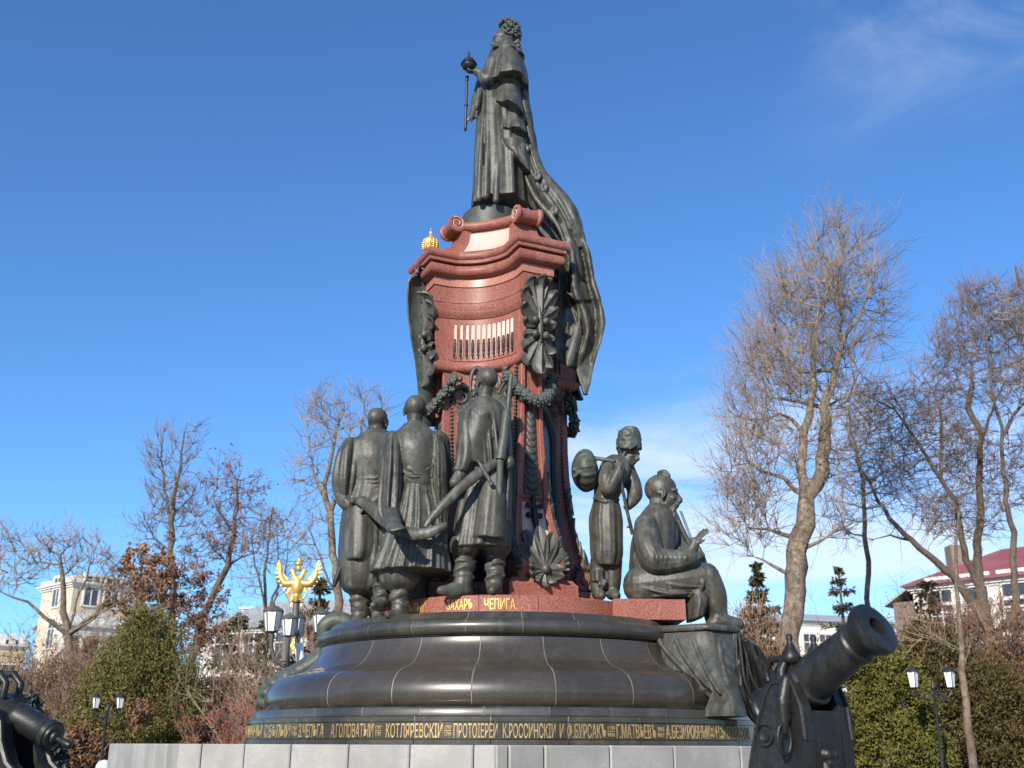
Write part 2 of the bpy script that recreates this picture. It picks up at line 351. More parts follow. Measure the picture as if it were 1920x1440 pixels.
# ---- square pedestal with concave sides and diagonal pilasters
FACE_AZ = -20.0; PIL_AZ = 25.0
def plan(hf, s, r, hw, z, nf=18):
    T = 0.6; pts = []
    def h(t): return hf - s * (1 - (t / T) ** 2)
    lo, hi = 0.0, 1.6
    for _ in range(40):
        m_ = (lo + hi) / 2
        if h(m_) - m_ > hw * math.sqrt(2): lo = m_
        else: hi = m_
    te = min(lo, .707 * (r - hw))
    for k in range(4):
        n, t = frame(FACE_AZ + 90 * k); pn, pt = frame(PIL_AZ + 90 * k)
        for j in range(nf + 1):
            tt = -te + 2 * te * j / nf
            pts.append(AX + n * h(tt) + t * tt + Vector((0, 0, z)))
        pts.append(AX + pn * r - pt * hw + Vector((0, 0, z)))
        pts.append(AX + pn * r + pt * hw + Vector((0, 0, z)))
    return pts
def plan_loft(levels, name, m, smooth=35, parent=mon):
    if levels[0][0] > 6.9: levels = [(z, hf + UPD[0], s, r + UPD[1], hw + UPD[2]) for z, hf, s, r, hw in levels]
    mb = MB(); mb.grid([plan(hf, s, r, hw, z) for z, hf, s, r, hw in levels], True, True)
    return mb.build(name, m, parent, smooth)
S = 0.22
UPD = (0.065, 0.075, -0.045)
# plinth blocks at the bottom
plan_loft([(3.432, 1.0, .12, 1.42, .52), (3.66, 1.0, .12, 1.42, .52), (3.70, .97, .12, 1.39, .48), (3.74, .94, .12, 1.36, .46)], 'plinth', M_RED)
plan_loft([(3.74, .88, .12, .95, .30), (4.2, .84, .12, .92, .26), (5.0, .80, S, .90, .22), (7.0, .80, S, .92, .22)], 'shaft', M_RED)
# flute panel, its ledge, and the entablature, course by course
plan_loft([(6.94, .77, S, 1.09, .235), (6.955, .815, S, 1.13, .26), (6.985, .84, S, 1.16, .28), (7.04, .85, S, 1.17, .285), (7.09, .83, S, 1.15, .27), (7.10, .81, S, 1.13, .25), (7.115, .80, S, 1.12, .25)], 'string_course', M_RED)
plan_loft([(7.115, .815, S, 1.14, .24), (7.80, .815, S, 1.14, .24)], 'flute_panel', M_RED)
plan_loft([(7.80, .83, S, 1.15, .25), (7.84, .86, S, 1.17, .27), (7.875, .885, S, 1.185, .285), (7.90, .89, S, 1.19, .29), (7.915, .87, S, 1.185, .28), (7.955, .885, S, 1.19, .285), (8.03, .89, S, 1.19, .29), (8.035, .90, S, 1.2, .30), (8.075, .90, S, 1.2, .30)], 'lower_moulding', M_RED)
plan_loft([(8.075, .865, S, 1.185, .285), (8.31, .865, S, 1.185, .285)], 'frieze', M_RED)
plan_loft([(8.31, .885, S, 1.205, .305), (8.445, .885, S, 1.205, .305), (8.45, .87, S, 1.19, .29)], 'architrave', mat('granite_band', (0.45, 0.19, 0.135), 0.4, fine=(0.25, 0.07, 0.05), fscale=60, fmix=0.7, streak=(0.6, 0.36, 0.28), smix=0.4))
ov = [(8.45, .90, S, 1.22, .32)]
for k in range(7):
    a = math.pi * k / 6 - math.pi / 2
    ov.append((8.555 + 0.095 * math.sin(a), .925 + 0.085 * math.cos(a), S, 1.245 + 0.085 * math.cos(a), .345 + 0.085 * math.cos(a)))
ov.append((8.655, .96, S, 1.28, .38))
plan_loft(ov, 'ovolo_moulding', M_RED)
plan_loft([(8.655, 1.03, S, 1.345, .445), (8.705, 1.035, S, 1.35, .45), (8.71, 1.045, S, 1.36, .46), (8.73, 1.07, S, 1.385, .485), (8.755, 1.08, S, 1.395, .495), (8.80, 1.08, S, 1.395, .495), (8.83, 1.06, S, 1.38, .48), (8.85, 1.03, S, 1.35, .45)], 'cornice', M_RED)
# attic
att = []
for k in range(9):
    u = k / 8; q = (1 - u) ** 2.0
    att.append((8.85 + 0.50 * u, .60 + .27 * q, .10 + .05 * q, .74 + .40 * q, .245 + .14 * q))
plan_loft(att, 'attic', M_RED, 60)
rl = []
for k in range(7):
    a = math.pi * k / 6 - math.pi / 2
    rl.append((9.43 + 0.075 * math.sin(a), .65 + 0.07 * math.cos(a), .12, .77 + 0.03 * math.cos(a), .225))
plan_loft([(9.345, .60, .12, .73, .225)] + rl + [(9.51, .58, .12, .71, .205)], 'top_roll', M_RED, 60)
# scroll rolls on the four corners of the attic
for k in range(4):
    n, t = frame(PIL_AZ + 90 * k); c = AX + n * 0.90 + Vector((0, 0, 9.45)); mb = MB()
    prof = [(0.02, -0.235), (0.06, -0.235), (0.065, -0.22), (0.085, -0.22), (0.09, -0.24), (0.135, -0.24), (0.145, -0.225), (0.145, -0.19), (0.115, -0.16), (0.105, 0), (0.115, 0.16), (0.145, 0.19), (0.145, 0.225), (0.135, 0.24), (0.09, 0.24), (0.085, 0.22), (0.065, 0.22), (0.06, 0.235), (0.02, 0.235)]
    prof = [(r * 1.0, z * 0.9) for r, z in prof]
    mb.lathe(prof, c, 28, axis=t)
    vol = mb.build('corner_scroll', M_RED, mon, 40)
    for sgn in (-1, 1):
        mb = MB(); pts = []
        for j in range(22):
            a = j / 21 * 2 * math.pi * 1.4 + 1.0; rr = 0.115 - 0.075 * j / 21
            pts.append(c + t * sgn * (0.2175) + n * rr * math.cos(a) + Vector((0, 0, rr * math.sin(a))))
        mb.tube(pts, 0.009, 5); mb.build('scroll_line', M_PINK, vol, 0)
# pale panels on the attic faces
for k in range(4):
    az = FACE_AZ + 90 * k; rows = []
    for i in range(9):
        u = 0.14 + 0.76 * i / 8; q = (1 - u) ** 2.0; z = 8.85 + 0.50 * u; hf = .665 + .27 * q; s = .10 + .05 * q
        wdt = lerp(0.50, 0.34, i / 8); row = []
        for j in range(11):
            tt = wdt * (2 * j / 10 - 1)
            row.append(AZP(az, hf - s * (1 - (tt / .6) ** 2) + 0.012, tt, z + 0.008))
        rows.append(row)
    mb = MB(); mb.grid(rows); mb.build('pale_panel', M_PINK, mon, 0)
# drum under the statue
mb = MB(); mb.lathe([(0.05, 9.40), (0.47, 9.40), (0.47, 9.79), (0.45, 9.81), (0.05, 9.81)], AX + Vector((-0.2, -0.08, 0)), 40); mb.build('statue_drum', M_BRONZE_G, mon, 40)
# flutes with bronze cartridges on the flute panels
for k in range(2):
    az = FACE_AZ + 90 * k
    for j in range(12):
        tc_ = -0.475 + j * 0.084
        def hh(t): return .88 - S * (1 - (t / .6) ** 2)
        w = 0.027; z0, z1 = 7.185, 7.70; rows = []
        mb = MB(); prof = [(-w, z0), (-w, z1 - w), (-w * .7, z1 - w * .3), (0, z1), (w * .7, z1 - w * .3), (w, z1 - w), (w, z0), (w * .6, z0 - .02), (0, z0 - .03), (-w * .6, z0 - .02)]
        mb.grid([[AZP(az, hh(tc_) + d, tc_ + a, z) for a, z in prof] for d in (-0.03, 0.008)], True, True, flip=True)
        mb.build('flute_inlay', M_PINK, mon)
        mb = MB(); hc = hh(tc_) + 0.012
        pts = [(0.004, z0 - .035), (0.012, z0 - .02), (0.016, z0), (0.022, z0 + .012), (0.022, z0 + .05), (0.017, z0 + .06), (0.022, z0 + .07), (0.022, z0 + .22), (0.018, z0 + .24), (0.018, z0 + .27), (0.012, z0 + .28)]
        mb.lathe(pts, AZP(az, hc, tc_, 0), 10); mb.build('cartridge', M_BRONZE_D, mon, 30)
# pilasters: two raised fillets with a sunk panel, flaring to a console below
PZ = [3.74, 3.95, 4.1, 4.3, 4.5, 4.7, 4.86, 4.90, 4.93, 5.2, 5.5, 5.9, 6.4, 7.0]
PR = [1.33, 1.345, 1.31, 1.22, 1.15, 1.10, 1.075, 1.07, 1.095, 1.065, 1.045, 1.04, 1.04, 1.05]
PW = [.36, .37, .365, .345, .315, .285, .262, .26, .262, .245, .215, .185, .175, .17]
for k in range(4):
    n, t = frame(PIL_AZ + 90 * k); rows = []
    for z, r, w in zip(PZ, PR, PW):
        e = 0.062 + (w - .17) * 0.35; prof = [(-w, .80), (-w, r), (-w + .008, r + .008), (-w + e - .008, r + .008), (-w + e, r), (-w + e, r - .045), (w - e, r - .045), (w - e, r), (w - e + .008, r + .008), (w - .008, r + .008), (w, r), (w, .80)]
        rows.append([AX + n * h + t * a + Vector((0, 0, z)) for a, h in prof])
    mb = MB(); mb.grid(rows, True, True); pil = mb.build('pilaster', M_RED, mon, 30)
    rows = []
    for z in np.linspace(4.0, 4.86, 9):
        r = interp(z, PZ, PR); w = interp(z, PZ, PW); e = 0.062 + (w - .17) * 0.35
        rows.append([AX + n * (r - .035) + t * a + Vector((0, 0, z)) for a in (-w + e + .004, 0, w - e - .004)])
    mb = MB(); mb.grid(rows); mb.build('pale_panel', M_PINK, pil, 0)
    # volute at the foot, seen from the side
    c = AX + n * 1.20 + Vector((0, 0, 3.93)); mb = MB()
    W_ = .36
    mb.lathe([(0.02, -W_ - .03), (0.07, -W_ - .03), (0.08, -W_), (0.12, -W_), (0.125, -W_ - .02), (0.165, -W_ - .02), (0.18, -W_), (0.18, W_), (0.165, W_ + .02), (0.125, W_ + .02), (0.12, W_), (0.08, W_), (0.07, W_ + .03), (0.02, W_ + .03)], c, 26, axis=t)
    mb.build('volute', M_RED, mon, 40)
# ---- bronze ornament
def blade(mb, base, d, nrm, L, W, curl=0.15, th=0.02, nu=8, nv=5, groove=0.3, tipcurl=0.0, shape=0.75, bow=0.0):
    """one acanthus blade: a grooved, tapering leaf with a curled tip and real thickness"""
    base = Vector(base); d = Vector(d).normalized(); nrm = Vector(nrm); nrm = (nrm - d * nrm.dot(d)).normalized(); side = d.cross(nrm)
    top = []; bot = []; ctr = base.copy(); ang = 0.0; st = L / nu
    for i in range(nu + 1):
        u = i / nu
        w = W * (max(0, math.sin(math.pi * min(1, 0.08 + 0.92 * u) ** shape)) ** (.8 if shape < 1.5 else .5) if u < 0.995 else (0.06 if shape < 1.5 else .25)) + W * 0.05
        dirn = d * math.cos(ang) + nrm * math.sin(ang); nn = nrm * math.cos(ang) - d * math.sin(ang)
        rt = []; rb = []
        for j in range(nv):
            v = 2 * j / (nv - 1) - 1
            q = ctr + side * (v * w + bow * u * u * L) + nn * (-groove * w * (v * v) + 0.25 * groove * w * math.cos(v * 2 * math.pi))
            rt.append(q + nn * th / 2); rb.append(q - nn * th / 2)
        top.append(rt); bot.append(rb)
        ang += curl * (0.4 + 1.2 * u) + (tipcurl if u > 0.65 else 0); ctr = ctr + (d * math.cos(ang) + nrm * math.sin(ang)) * st
    mb.grid([t_ + b_[::-1] for t_, b_ in zip(top, bot)], True, True)
def acanthus(mb, base, up, nrm, L, W, pairs=4, spread=65, s=1.0):
    up = Vector(up).normalized(); nrm = Vector(nrm).normalized(); side = up.cross(nrm)
    blade(mb, base, up, nrm, L, W * 0.42, 0.06, 0.03, 10, 7, 0.4, 0.33)
    for i in range(pairs):
        u = i / pairs; a = R(lerp(spread, 24, u)); p = Vector(base) + up * L * 0.78 * u * 0.9 + nrm * 0.012 * i
        for sg in (-1, 1):
            d = up * math.cos(a) + side * sg * math.sin(a)
            blade(mb, p, d, nrm, W * lerp(0.95, 0.85, u) * 1.15, W * 0.26, 0.05, 0.025, 8, 5, 0.5, 0.30)
def rosette(mb, c, nrm, r):
    nrm = Vector(nrm).normalized(); a = nrm.orthogonal().normalized(); b = nrm.cross(a)
    mb.sphere(c + nrm * r * .35, r * .38, 7, 5)
    for ring, (q, rr) in enumerate(((5, .62), (7, .95))):
        for k in range(q):
            an = 2 * math.pi * (k + ring * .5) / q
            mb.sphere(c + (a * math.cos(an) + b * math.sin(an)) * r * rr * .72 + nrm * r * (.12 - .2 * ring + .12), (r * .42,) * 3, 6, 4)
def scale(mb, c, up, nrm, w, h):
    """one bellflower scale: a half-round overlapping shell, pointing down"""
    up = Vector(up); nrm = Vector(nrm); side = up.cross(nrm); rows = []
    for i in range(6):
        u = i / 5; row = []
        for j in range(9):
            a = math.pi * (j / 8); 
            row.append(c + side * (math.cos(a) * w * math.sqrt(max(0, 1 - (u * .98) ** 2.2))) - up * h * u + nrm * (0.012 + (math.sin(a)) * w * (.10 + .75 * u) * (max(.0, 1.02 - u ** 3) ** .5)))
        row += [c + side * (-w * .8 * math.sqrt(max(0, 1 - (u * .98) ** 2.2))) - up * h * u * .9 - nrm * .02, c + side * (w * .8 * math.sqrt(max(0, 1 - (u * .98) ** 2.2))) - up * h * u * .9 - nrm * .02]
        rows.append(row)
    mb.grid(rows, True, True)
ZV = Vector((0, 0, 1))
for k in (0, -1, 1):
    az = PIL_AZ + 90 * k; n, t = frame(az)
    def Q(h, a, z): return AX + n * h + t * a + Vector((0, 0, z))
    # tall acanthus at the top, upward half and drooping half tied in the middle
    mb = MB(); c = Q(1.29, 0, 7.40)
    for ang_, L_, W_l, tcu, up_ in ((78, .27, .08, .25, .06), (58, .36, .10, .26, .16), (38, .47, .11, .27, .26), (18, .56, .12, .27, .30), (0, .66, .15, .26, .22)):
        for sg in ((-1, 1) if ang_ else (1,)):
            d_ = ZV * math.cos(R(ang_)) + t * sg * math.sin(R(ang_)) * .8
            blade(mb, c + n * (.035 if ang_ == 0 else .01) + t * sg * .02 + ZV * up_, d_, n, L_, W_l, .012, .035, 12, 9, .55, tcu, 1.25)
    for ang_, L_, W_l, tcu, up_ in ((100, .25, .08, .2, .06), (125, .34, .10, .2, .12), (150, .44, .11, .16, .20), (180, .52, .14, .12, .20)):
        for sg in ((-1, 1) if ang_ < 180 else (1,)):
            d_ = ZV * math.cos(R(ang_)) + t * sg * math.sin(R(ang_)) * .8 - n * .12
            blade(mb, c - ZV * up_ + n * (.035 if ang_ == 180 else .01) + t * sg * .02, d_, n, L_, W_l, .008, .035, 12, 9, .55, tcu, 1.25)
    mb.tube([c + ZV * .5 + n * .01, c + n * .05, c - ZV * .4], [.02, .05, .02], 8)
    for sg in (-1, 1):
        for dz in (.12, -.10): mb.sphere(c + t * sg * .085 + ZV * dz + n * .06, (.06, .06, .065), 9, 7)
    for j in range(9): mb.sphere(c + ZV * (.16 - .045 * j) + n * .07, .022, 6, 4)
    mb.build('acanthus_leaf', M_ORN, mon, 50)
    # garland of roses
    mb = MB(); rr = random.Random(5)
    for j in range(48):
        u = j / 47; a = lerp(-.40, .40, u); z = 6.82 - .50 * math.sin(math.pi * u) ** .75; h = 1.14 + .06 * math.sin(math.pi * u) - .22 * abs(2 * u - 1) ** 2
        c = Q(h, a * (1 if abs(a) < .4 else 1), z)
        if j % 4 == 2: rosette(mb, c + n * .04, n + t * rr.uniform(-.3, .3), .085)
        for q in range(3): mb.sphere(c + Vector((rr.uniform(-.05, .05), rr.uniform(-.05, .05), rr.uniform(-.06, .06))), rr.uniform(.025, .05), 6, 5)
        if j % 3 == 0: blade(mb, c, Vector((rr.uniform(-1, 1), rr.uniform(-1, 1), rr.uniform(-1, .3))) + n * .3, n, .13, .04, .05, .012, 5, 3)
    mb.build('rose_garland', M_BRONZE_G, mon, 50)
    # chain of bellflowers
    mb = MB(); zz = 6.42; i = 0
    while zz > 5.08:
        w = lerp(.055, .115, ((6.42 - zz) / 1.3) ** 1.3); r = interp(zz, PZ, PR)
        scale(mb, Q(r - .03, 0, zz), ZV, n, w, .15); zz -= .105
    mb.grid([[Q(interp(z, PZ, PR) - .02, -w_, z), Q(interp(z, PZ, PR) - .02, w_, z), Q(interp(z, PZ, PR) - .06, w_, z), Q(interp(z, PZ, PR) - .06, -w_, z)] for z, w_ in ((6.5, .05), (5.6, .075), (5.15, .12), (4.97, .13))], True, True)
    mb.build('bellflower_chain', M_ORN, mon, 50)
    # small mace and palmette at the foot
    mb = MB(); mb.tube([Q(1.08, 0, 4.95), Q(1.10, 0, 4.75), Q(1.14, 0, 4.6), Q(1.20, 0, 4.38)], [.03, .045, .05, .022], 9)
    for zz, w in ((4.80, .10), (4.66, .09)):
        for sg in (-1, 1): mb.sphere(Q(1.115, sg * w, zz), .042, 8, 6)
        mb.tube([Q(1.11, -w, zz), Q(1.12, 0, zz - .01), Q(1.11, w, zz)], .022, 6)
    mb.build('mace_ornament', M_BRONZE_D, mon, 50)
    mb = MB(); c = Q(1.40, 0, 3.86)
    for a, L in ((0, .60), (22, .57), (-22, .57), (44, .46), (-44, .46)):
        d = ZV * math.cos(R(a)) + t * math.sin(R(a)) - n * .30
        blade(mb, c + n * .02, d, n, L * 1.08, .095, -.012, .04, 10, 7, -.45, 0.08, 1.9)
    for a, L in ((105, .30), (-105, .30), (80, .30), (-80, .30), (140, .24), (-140, .24), (180, .26)):
        d = ZV * math.cos(R(a)) + t * math.sin(R(a))
        blade(mb, c + n * .03 - ZV * .02, d, n, L, .085, .10, .03, 7, 5, .5, .25)
    mb.sphere(c + n * .06, (.07, .07, .07), 8, 6)
    mb.build('palmette', M_ORN, mon, 50)
    # leafy sheath round the side volutes, with a crest up the edge of the console
    c = AX + n * 1.20 + Vector((0, 0, 3.93))
    for sg in (-1, 1):
        mb = MB()
        for j in range(15):
            a = R(-75 + j * 20); d0 = n * math.cos(a) + ZV * math.sin(a)
            blade(mb, c + t * sg * .37 + d0 * .15, d0 * .5 + (-n * math.sin(a) + ZV * math.cos(a)), d0, .13, .05, .1, .03, 5, 3)
        for j in range(9):
            z = lerp(4.15, 5.1, j / 8); r = interp(z, PZ, PR)
            blade(mb, AX + n * (r - .06) + t * sg * (interp(z, PZ, PW) + .015) + Vector((0, 0, z)), ZV + n * (.02 - .25 * (z < 4.6)), n + t * sg * .6, .24, .06, .015, .03, 6, 5)
        mb.build('leaf_sheath', M_BRONZE_G, mon, 50)
        mb = MB(); q_ = []
        for j in range(34):
            z = lerp(6.9, 4.95, j / 33); r = interp(z, PZ, PR) - .12; w = interp(z, PZ, PW) + .03
            q_.append(AX + n * r + t * sg * w + Vector((0, 0, z))); mb.sphere(q_[-1], (.03, .03, .024), 6, 5)
        mb.tube(q_, .012, 5); mb.build('bead_string', M_ORN, mon, 50)
# framed niches on the two visible faces
for k in (0, 1):
    az = FACE_AZ + 90 * k; n, t = frame(az)
    def hz(a, z): return (.80 if z > 5 else lerp(.84, .80, (z - 4.2) / .8)) - (S if z > 5 else lerp(.12, S, max(0, (z - 4.2) / .8))) * (1 - (a / .6) ** 2)
    def Q(a, z, d=0.0): return AX + n * (hz(a, z) + d) + t * a + Vector((0, 0, z))
    out_ = []; inn = []
    for j in range(33):
        u = j / 32
        if u < .3: z = lerp(3.8, 6.0, u / .3); a = -.40
        elif u > .7: z = lerp(6.0, 3.8, (u - .7) / .3); a = .40
        else: th_ = math.pi * (1 - (u - .3) / .4); a = .40 * math.cos(th_); z = 6.0 + .52 * math.sin(th_)
        out_.append((a, z))
    mb = MB(); mb.grid([[Q(a * .86, z * .995, .03), Q(a * .4, z * .995, .03), Q(0, min(z, 6.45) * .995, .03)] for a, z in out_])
    mb.build('black_panel', M_GLASSBLK, mon, 40)
    mb = MB()
    mb.tube([Q(a, z, .05) for a, z in out_], .042, 8); mb.tube([Q(a * .9, z * .996, .04) for a, z in out_], .02, 6)
    rr = random.Random(3)
    for j in range(33 * 3):
        u = j / 98; i = min(31, int(u * 32)); f = u * 32 - i; a = lerp(out_[i][0], out_[i + 1][0], f); z = lerp(out_[i][1], out_[i + 1][1], f)
        a2, z2 = out_[min(32, i + 1)]; dd = Vector((a2 - out_[i][0], 0, z2 - out_[i][1])).normalized()
        outw = Vector((-dd.z, 0, dd.x)); d3 = (t * (outw.x * .8 + dd.x * .6 * (1 if u < .5 else -1)) + ZV * (outw.z * .8 + dd.z * .6 * (1 if u < .5 else -1)))
        if z > 5.6: blade(mb, Q(a, z, .05), d3, n, rr.uniform(.17, .24), .03, .12, .02, 6, 3)
        else:
            mb.sphere(Q(a + (.055 if a > 0 else -.055), z, .03), (.035, .035, .028), 6, 5)
    for a, z, sx in ((-.27, 6.56, -1), (.27, 6.56, 1), (.0, 6.72, 1)):
        pts = [];
        for j in range(16):
            th_ = j / 15 * 2 * math.pi * 1.25; r_ = .16 * (1 - .72 * j / 15)
            pts.append(Q(a + sx * (.1 - r_ * math.cos(th_)), z + r_ * math.sin(th_) * 1.1, .07))
        mb.tube(pts, [.035 - .018 * j / 15 for j in range(16)], 6)
        if z > 6: blade(mb, Q(a, z, .06), ZV + t * sx * .5, n, .26, .07, .1, .025, 6, 5, .5, .2)
        else: acanthus(mb, Q(a * .93, z - .1, .05), ZV, n, .3, .09, 3, 60)
    mb.build('niche_frame', M_ORN, mon, 50)
# scroll of cloth hanging from the left corner, with its looped end on the cornice
def ribbon(name, rows, th, m, parent, smooth=0):
    """rows: lists of points across the cloth; thickened along its normal"""
    G = np.array([[tuple(p) for p in r] for r in rows]); du = np.gradient(G, axis=0); dv = np.gradient(G, axis=1)
    nn = np.cross(du, dv); nn /= (np.linalg.norm(nn, axis=2, keepdims=True) + 1e-9)
    A = G + nn * th / 2; B = G - nn * th / 2
    mb = MB(); mb.grid([[Vector(p) for p in a] + [Vector(p) for p in b[::-1]] for a, b in zip(A, B)], True, True)
    return mb.build(name, m, parent, 60)
rows = []
YR = 15.15
for y, x0, x1, d in [(515, 780, 800, .0), (521, 769, 800, -.02), (530, 765, 800, -.04), (560, 763.5, 800, -.02), (600, 766, 801, .02), (640, 772, 806, .0), (680, 779, 813, .05), (720, 783, 818, .03), (752, 785, 820, .06), (800, 786, 821, .08)]:
    rows.append([P(lerp(x0, x1, v), y, YR + d + .30 * v + .05 * math.sin(v * 4 + y * .012)) for v in np.linspace(0, 1, 9)])
ribbon('hanging_scroll', rows, .03, M_BRONZE_G, mon)
rows = []
for j in range(30):
    u = j / 29; a = u * 2 * math.pi * 1.05 + 2.6
    x = 800 + 24 * math.cos(a) * (1 if math.sin(a) < 0 else .8) + 10 * u; y = 506 + 9 * math.sin(a) * (1 - .25 * u) - 6 * u
    rows.append([P(x, y, 15.1 + q) for q in (0, .07, .14)])
ribbon('scroll_loop', rows, .018, M_BRONZE_G, mon)
# gilded crown on the cornice
c = P(806, 500, 14.98); c.z = 8.852
cr = thing('crown', tuple(c), 'small gilded crown with a knob resting on the left end of the red cornice', 'crown')
mb = MB(); mb.lathe([(r_ * .74, z_ * .74) for r_, z_ in [(.02, .0), (.13, .0), (.14, .03), (.135, .06), (.15, .08), (.165, .13), (.16, .19), (.13, .25), (.08, .29), (.03, .31), (.02, .31)]], c, 22); mb.build('cap', M_GOLD, cr, 50)
mb = MB(); mb.lathe([(r_ * .74, z_ * .74) for r_, z_ in [(.015, .30), (.035, .32), (.02, .34), (.035, .37), (.045, .40), (.03, .43), (.012, .45), (.008, .50), (.004, .52)]], c, 12); mb.build('finial', M_GOLD, cr, 50)
for k in range(12):
    a = 2 * math.pi * k / 12; mb = MB()
    for j in range(7):
        u = j / 6; r_ = interp(u, [0, .4, .7, 1], [.155, .168, .14, .05]); mb.sphere(c + Vector((r_ * math.cos(a), r_ * math.sin(a), .04 + .25 * u)) * .74, .016, 5, 4)
    mb.build('pearl_string', M_GOLD, cr, 50)
AX = AX0
# red bench stone that carries the seated figure, on its bronze console
A, B = P(1150, 1163, 14.2), P(1287, 1163, 14.2)
bz = 3.163
mb = MB(); e1 = Vector((1, .02, 0)).normalized(); e2 = Vector((-e1.y, e1.x, 0))
o0 = Vector((A.x, A.y, 0)); Lb = (B - A).length
def bx(a, b, z): return o0 + e1 * a + e2 * b + Vector((0, 0, z))
v = []
for z, i_ in ((bz, 0), (bz + .255, 0), (bz + .27, .015)):
    v.append([bx(i_, i_, z), bx(Lb - i_, i_, z), bx(Lb - i_, 1.0, z), bx(i_, 1.0, z)])
mb.grid(v, True, True); mb.build('bench_stone', M_RED, mon)
# ================================================================== BRONZE FIGURES
class Fig:
    """collects overlapping solids; finish() fuses them into one continuous cast surface"""
    def __init__(s, Y, seed=1): s.mb = MB(); s.Y = Y; s.rr = random.Random(seed)
    def p(s, x, y, d=0.0): return P(x, y, s.Y + d)
    def limb(s, pts, rad, n=14):
        """tapered limb through points (x, y, depth) with round ends"""
        q = [s.p(*a) if not isinstance(a, Vector) else a for a in pts]
        # refine with a smooth curve
        Q, Rr = [], []
        m = 6
        for i in range(len(q) - 1):
            p0 = q[max(i - 1, 0)]; p1 = q[i]; p2 = q[i + 1]; p3 = q[min(i + 2, len(q) - 1)]
            for k in range(m):
                t = k / m
                Q.append(0.5 * ((2 * p1) + (p2 - p0) * t + (2 * p0 - 5 * p1 + 4 * p2 - p3) * t * t + (3 * p1 - p0 - 3 * p2 + p3) * t ** 3)); Rr.append(lerp(rad[i], rad[i + 1], t))
        Q.append(q[-1]); Rr.append(rad[-1])
        s.mb.tube(Q, Rr, n); s.mb.sphere(Q[0], Rr[0], n, 8); s.mb.sphere(Q[-1], Rr[-1], n, 8)
    def ball(s, c, r, rot=None): s.mb.sphere(s.p(*c) if not isinstance(c, Vector) else c, r, 20, 14, rot)
    def loft(s, rings, amp=0.0, nf=9, n=72, seed=1, amp_top=0.25, sharp=0.75, sub=5, twist=0.6):
        """rings: (xl, yl, xr, yr, depth, halfdepth); folds run down the cloth and open towards the hem"""
        rr = random.Random(seed); comp = [(nf, 1.0), (int(nf * 1.7) + 1, .55), (int(nf * 2.6) + 1, .3)]; ph = [(rr.uniform(0, 6.28), rr.uniform(-twist, twist) * 3) for _ in comp]
        arr = np.array([[*s.p(a[0], a[1], a[4]), *s.p(a[2], a[3], a[4]), a[5]] for a in rings], float); K = len(arr)
        ts = np.linspace(0, K - 1, (K - 1) * sub + 1); rows = []
        def cr(t):
            i = min(int(t), K - 2); f = t - i; p0 = arr[max(i - 1, 0)]; p1 = arr[i]; p2 = arr[i + 1]; p3 = arr[min(i + 2, K - 1)]
            return 0.5 * ((2 * p1) + (p2 - p0) * f + (2 * p0 - 5 * p1 + 4 * p2 - p3) * f * f + (3 * p1 - p0 - 3 * p2 + p3) * f ** 3)
        for t in ts:
            a = cr(t); L = Vector(a[:3]); Rr = Vector(a[3:6]); c = (L + Rr) / 2; h = (Rr - L) / 2; b = a[6]; v = t / (K - 1); row = []
            am = amp * (amp_top + (1 - amp_top) * v)
            for k in range(n):
                th = 2 * math.pi * k / n; fo = 0
                for (nn, w), (f0, dr) in zip(comp, ph):
                    q = math.sin(nn * th + f0 + dr * v); fo += w * math.copysign(abs(q) ** sharp, q)
                m = 1 + am * fo
                row.append(c + h * math.cos(th) * m + Vector((0, -b * math.sin(th) * m, 0)))
            rows.append(row)
        s.mb.grid(rows, True, True)
    def head(s, c, f, H, tilt=0.0, up=None, ears=True, neck=None, moustache=0, beard=0, lock=False):
        """c: centre of the skull; f: the way the face looks; H: height of the head"""
        c = s.p(*c) if not isinstance(c, Vector) else c
        f = Vector(f).normalized(); u = Vector(up) if up else Vector((0, 0, 1)); u = (u - f * u.dot(f)).normalized(); sd_ = f.cross(u)
        def W(a, b, e): return c + f * a * H + sd_ * b * H + u * e * H
        rot = Matrix((f, sd_, u)).transposed()
        s.mb.sphere(W(-.06, 0, .12), (.41 * H, .335 * H, .37 * H), 24, 16, rot)      # cranium
        s.mb.sphere(W(.10, 0, -.16), (.26 * H, .265 * H, .34 * H), 20, 14, rot)       # face
        s.mb.sphere(W(.19, 0, -.40), (.13 * H, .15 * H, .10 * H), 14, 10, rot)        # chin
        s.mb.tube([W(.33, 0, .0), W(.385, 0, -.10), W(.44, 0, -.19)], [.04 * H, .05 * H, .062 * H], 10); s.mb.sphere(W(.42, 0, -.2), .065 * H, 10, 8)
        for sg in (-1, 1):
            s.mb.sphere(W(.40, sg * .05, -.215), .042 * H, 8, 6)
            s.mb.tube([W(.33, sg * .03, .03), W(.33, sg * .14, .05), W(.24, sg * .24, .02)], [.045 * H, .05 * H, .04 * H], 8)   # brow
            s.mb.sphere(W(.27, sg * .125, -.04), .058 * H, 10, 8)                     # eye
            s.mb.sphere(W(.22, sg * .19, -.16), (.09 * H, .07 * H, .07 * H), 10, 8, rot)  # cheekbone
            if ears:
                pts = [W(-.03 + .085 * math.cos(a), sg * (.335 + .03 * math.cos(a)), -.06 + .13 * math.sin(a)) for a in np.linspace(-2.0, 3.2, 12)]
                s.mb.tube(pts, .028 * H, 7); s.mb.sphere(W(-.02, sg * .32, -.07), (.06 * H, .03 * H, .10 * H), 10, 8, rot)
        s.mb.tube([W(.335, -.09, -.315), W(.365, 0, -.30), W(.335, .09, -.315)], [.02 * H, .032 * H, .02 * H], 8)
        s.mb.tube([W(.325, -.07, -.355), W(.35, 0, -.355), W(.325, .07, -.355)], [.02 * H, .034 * H, .02 * H], 8)
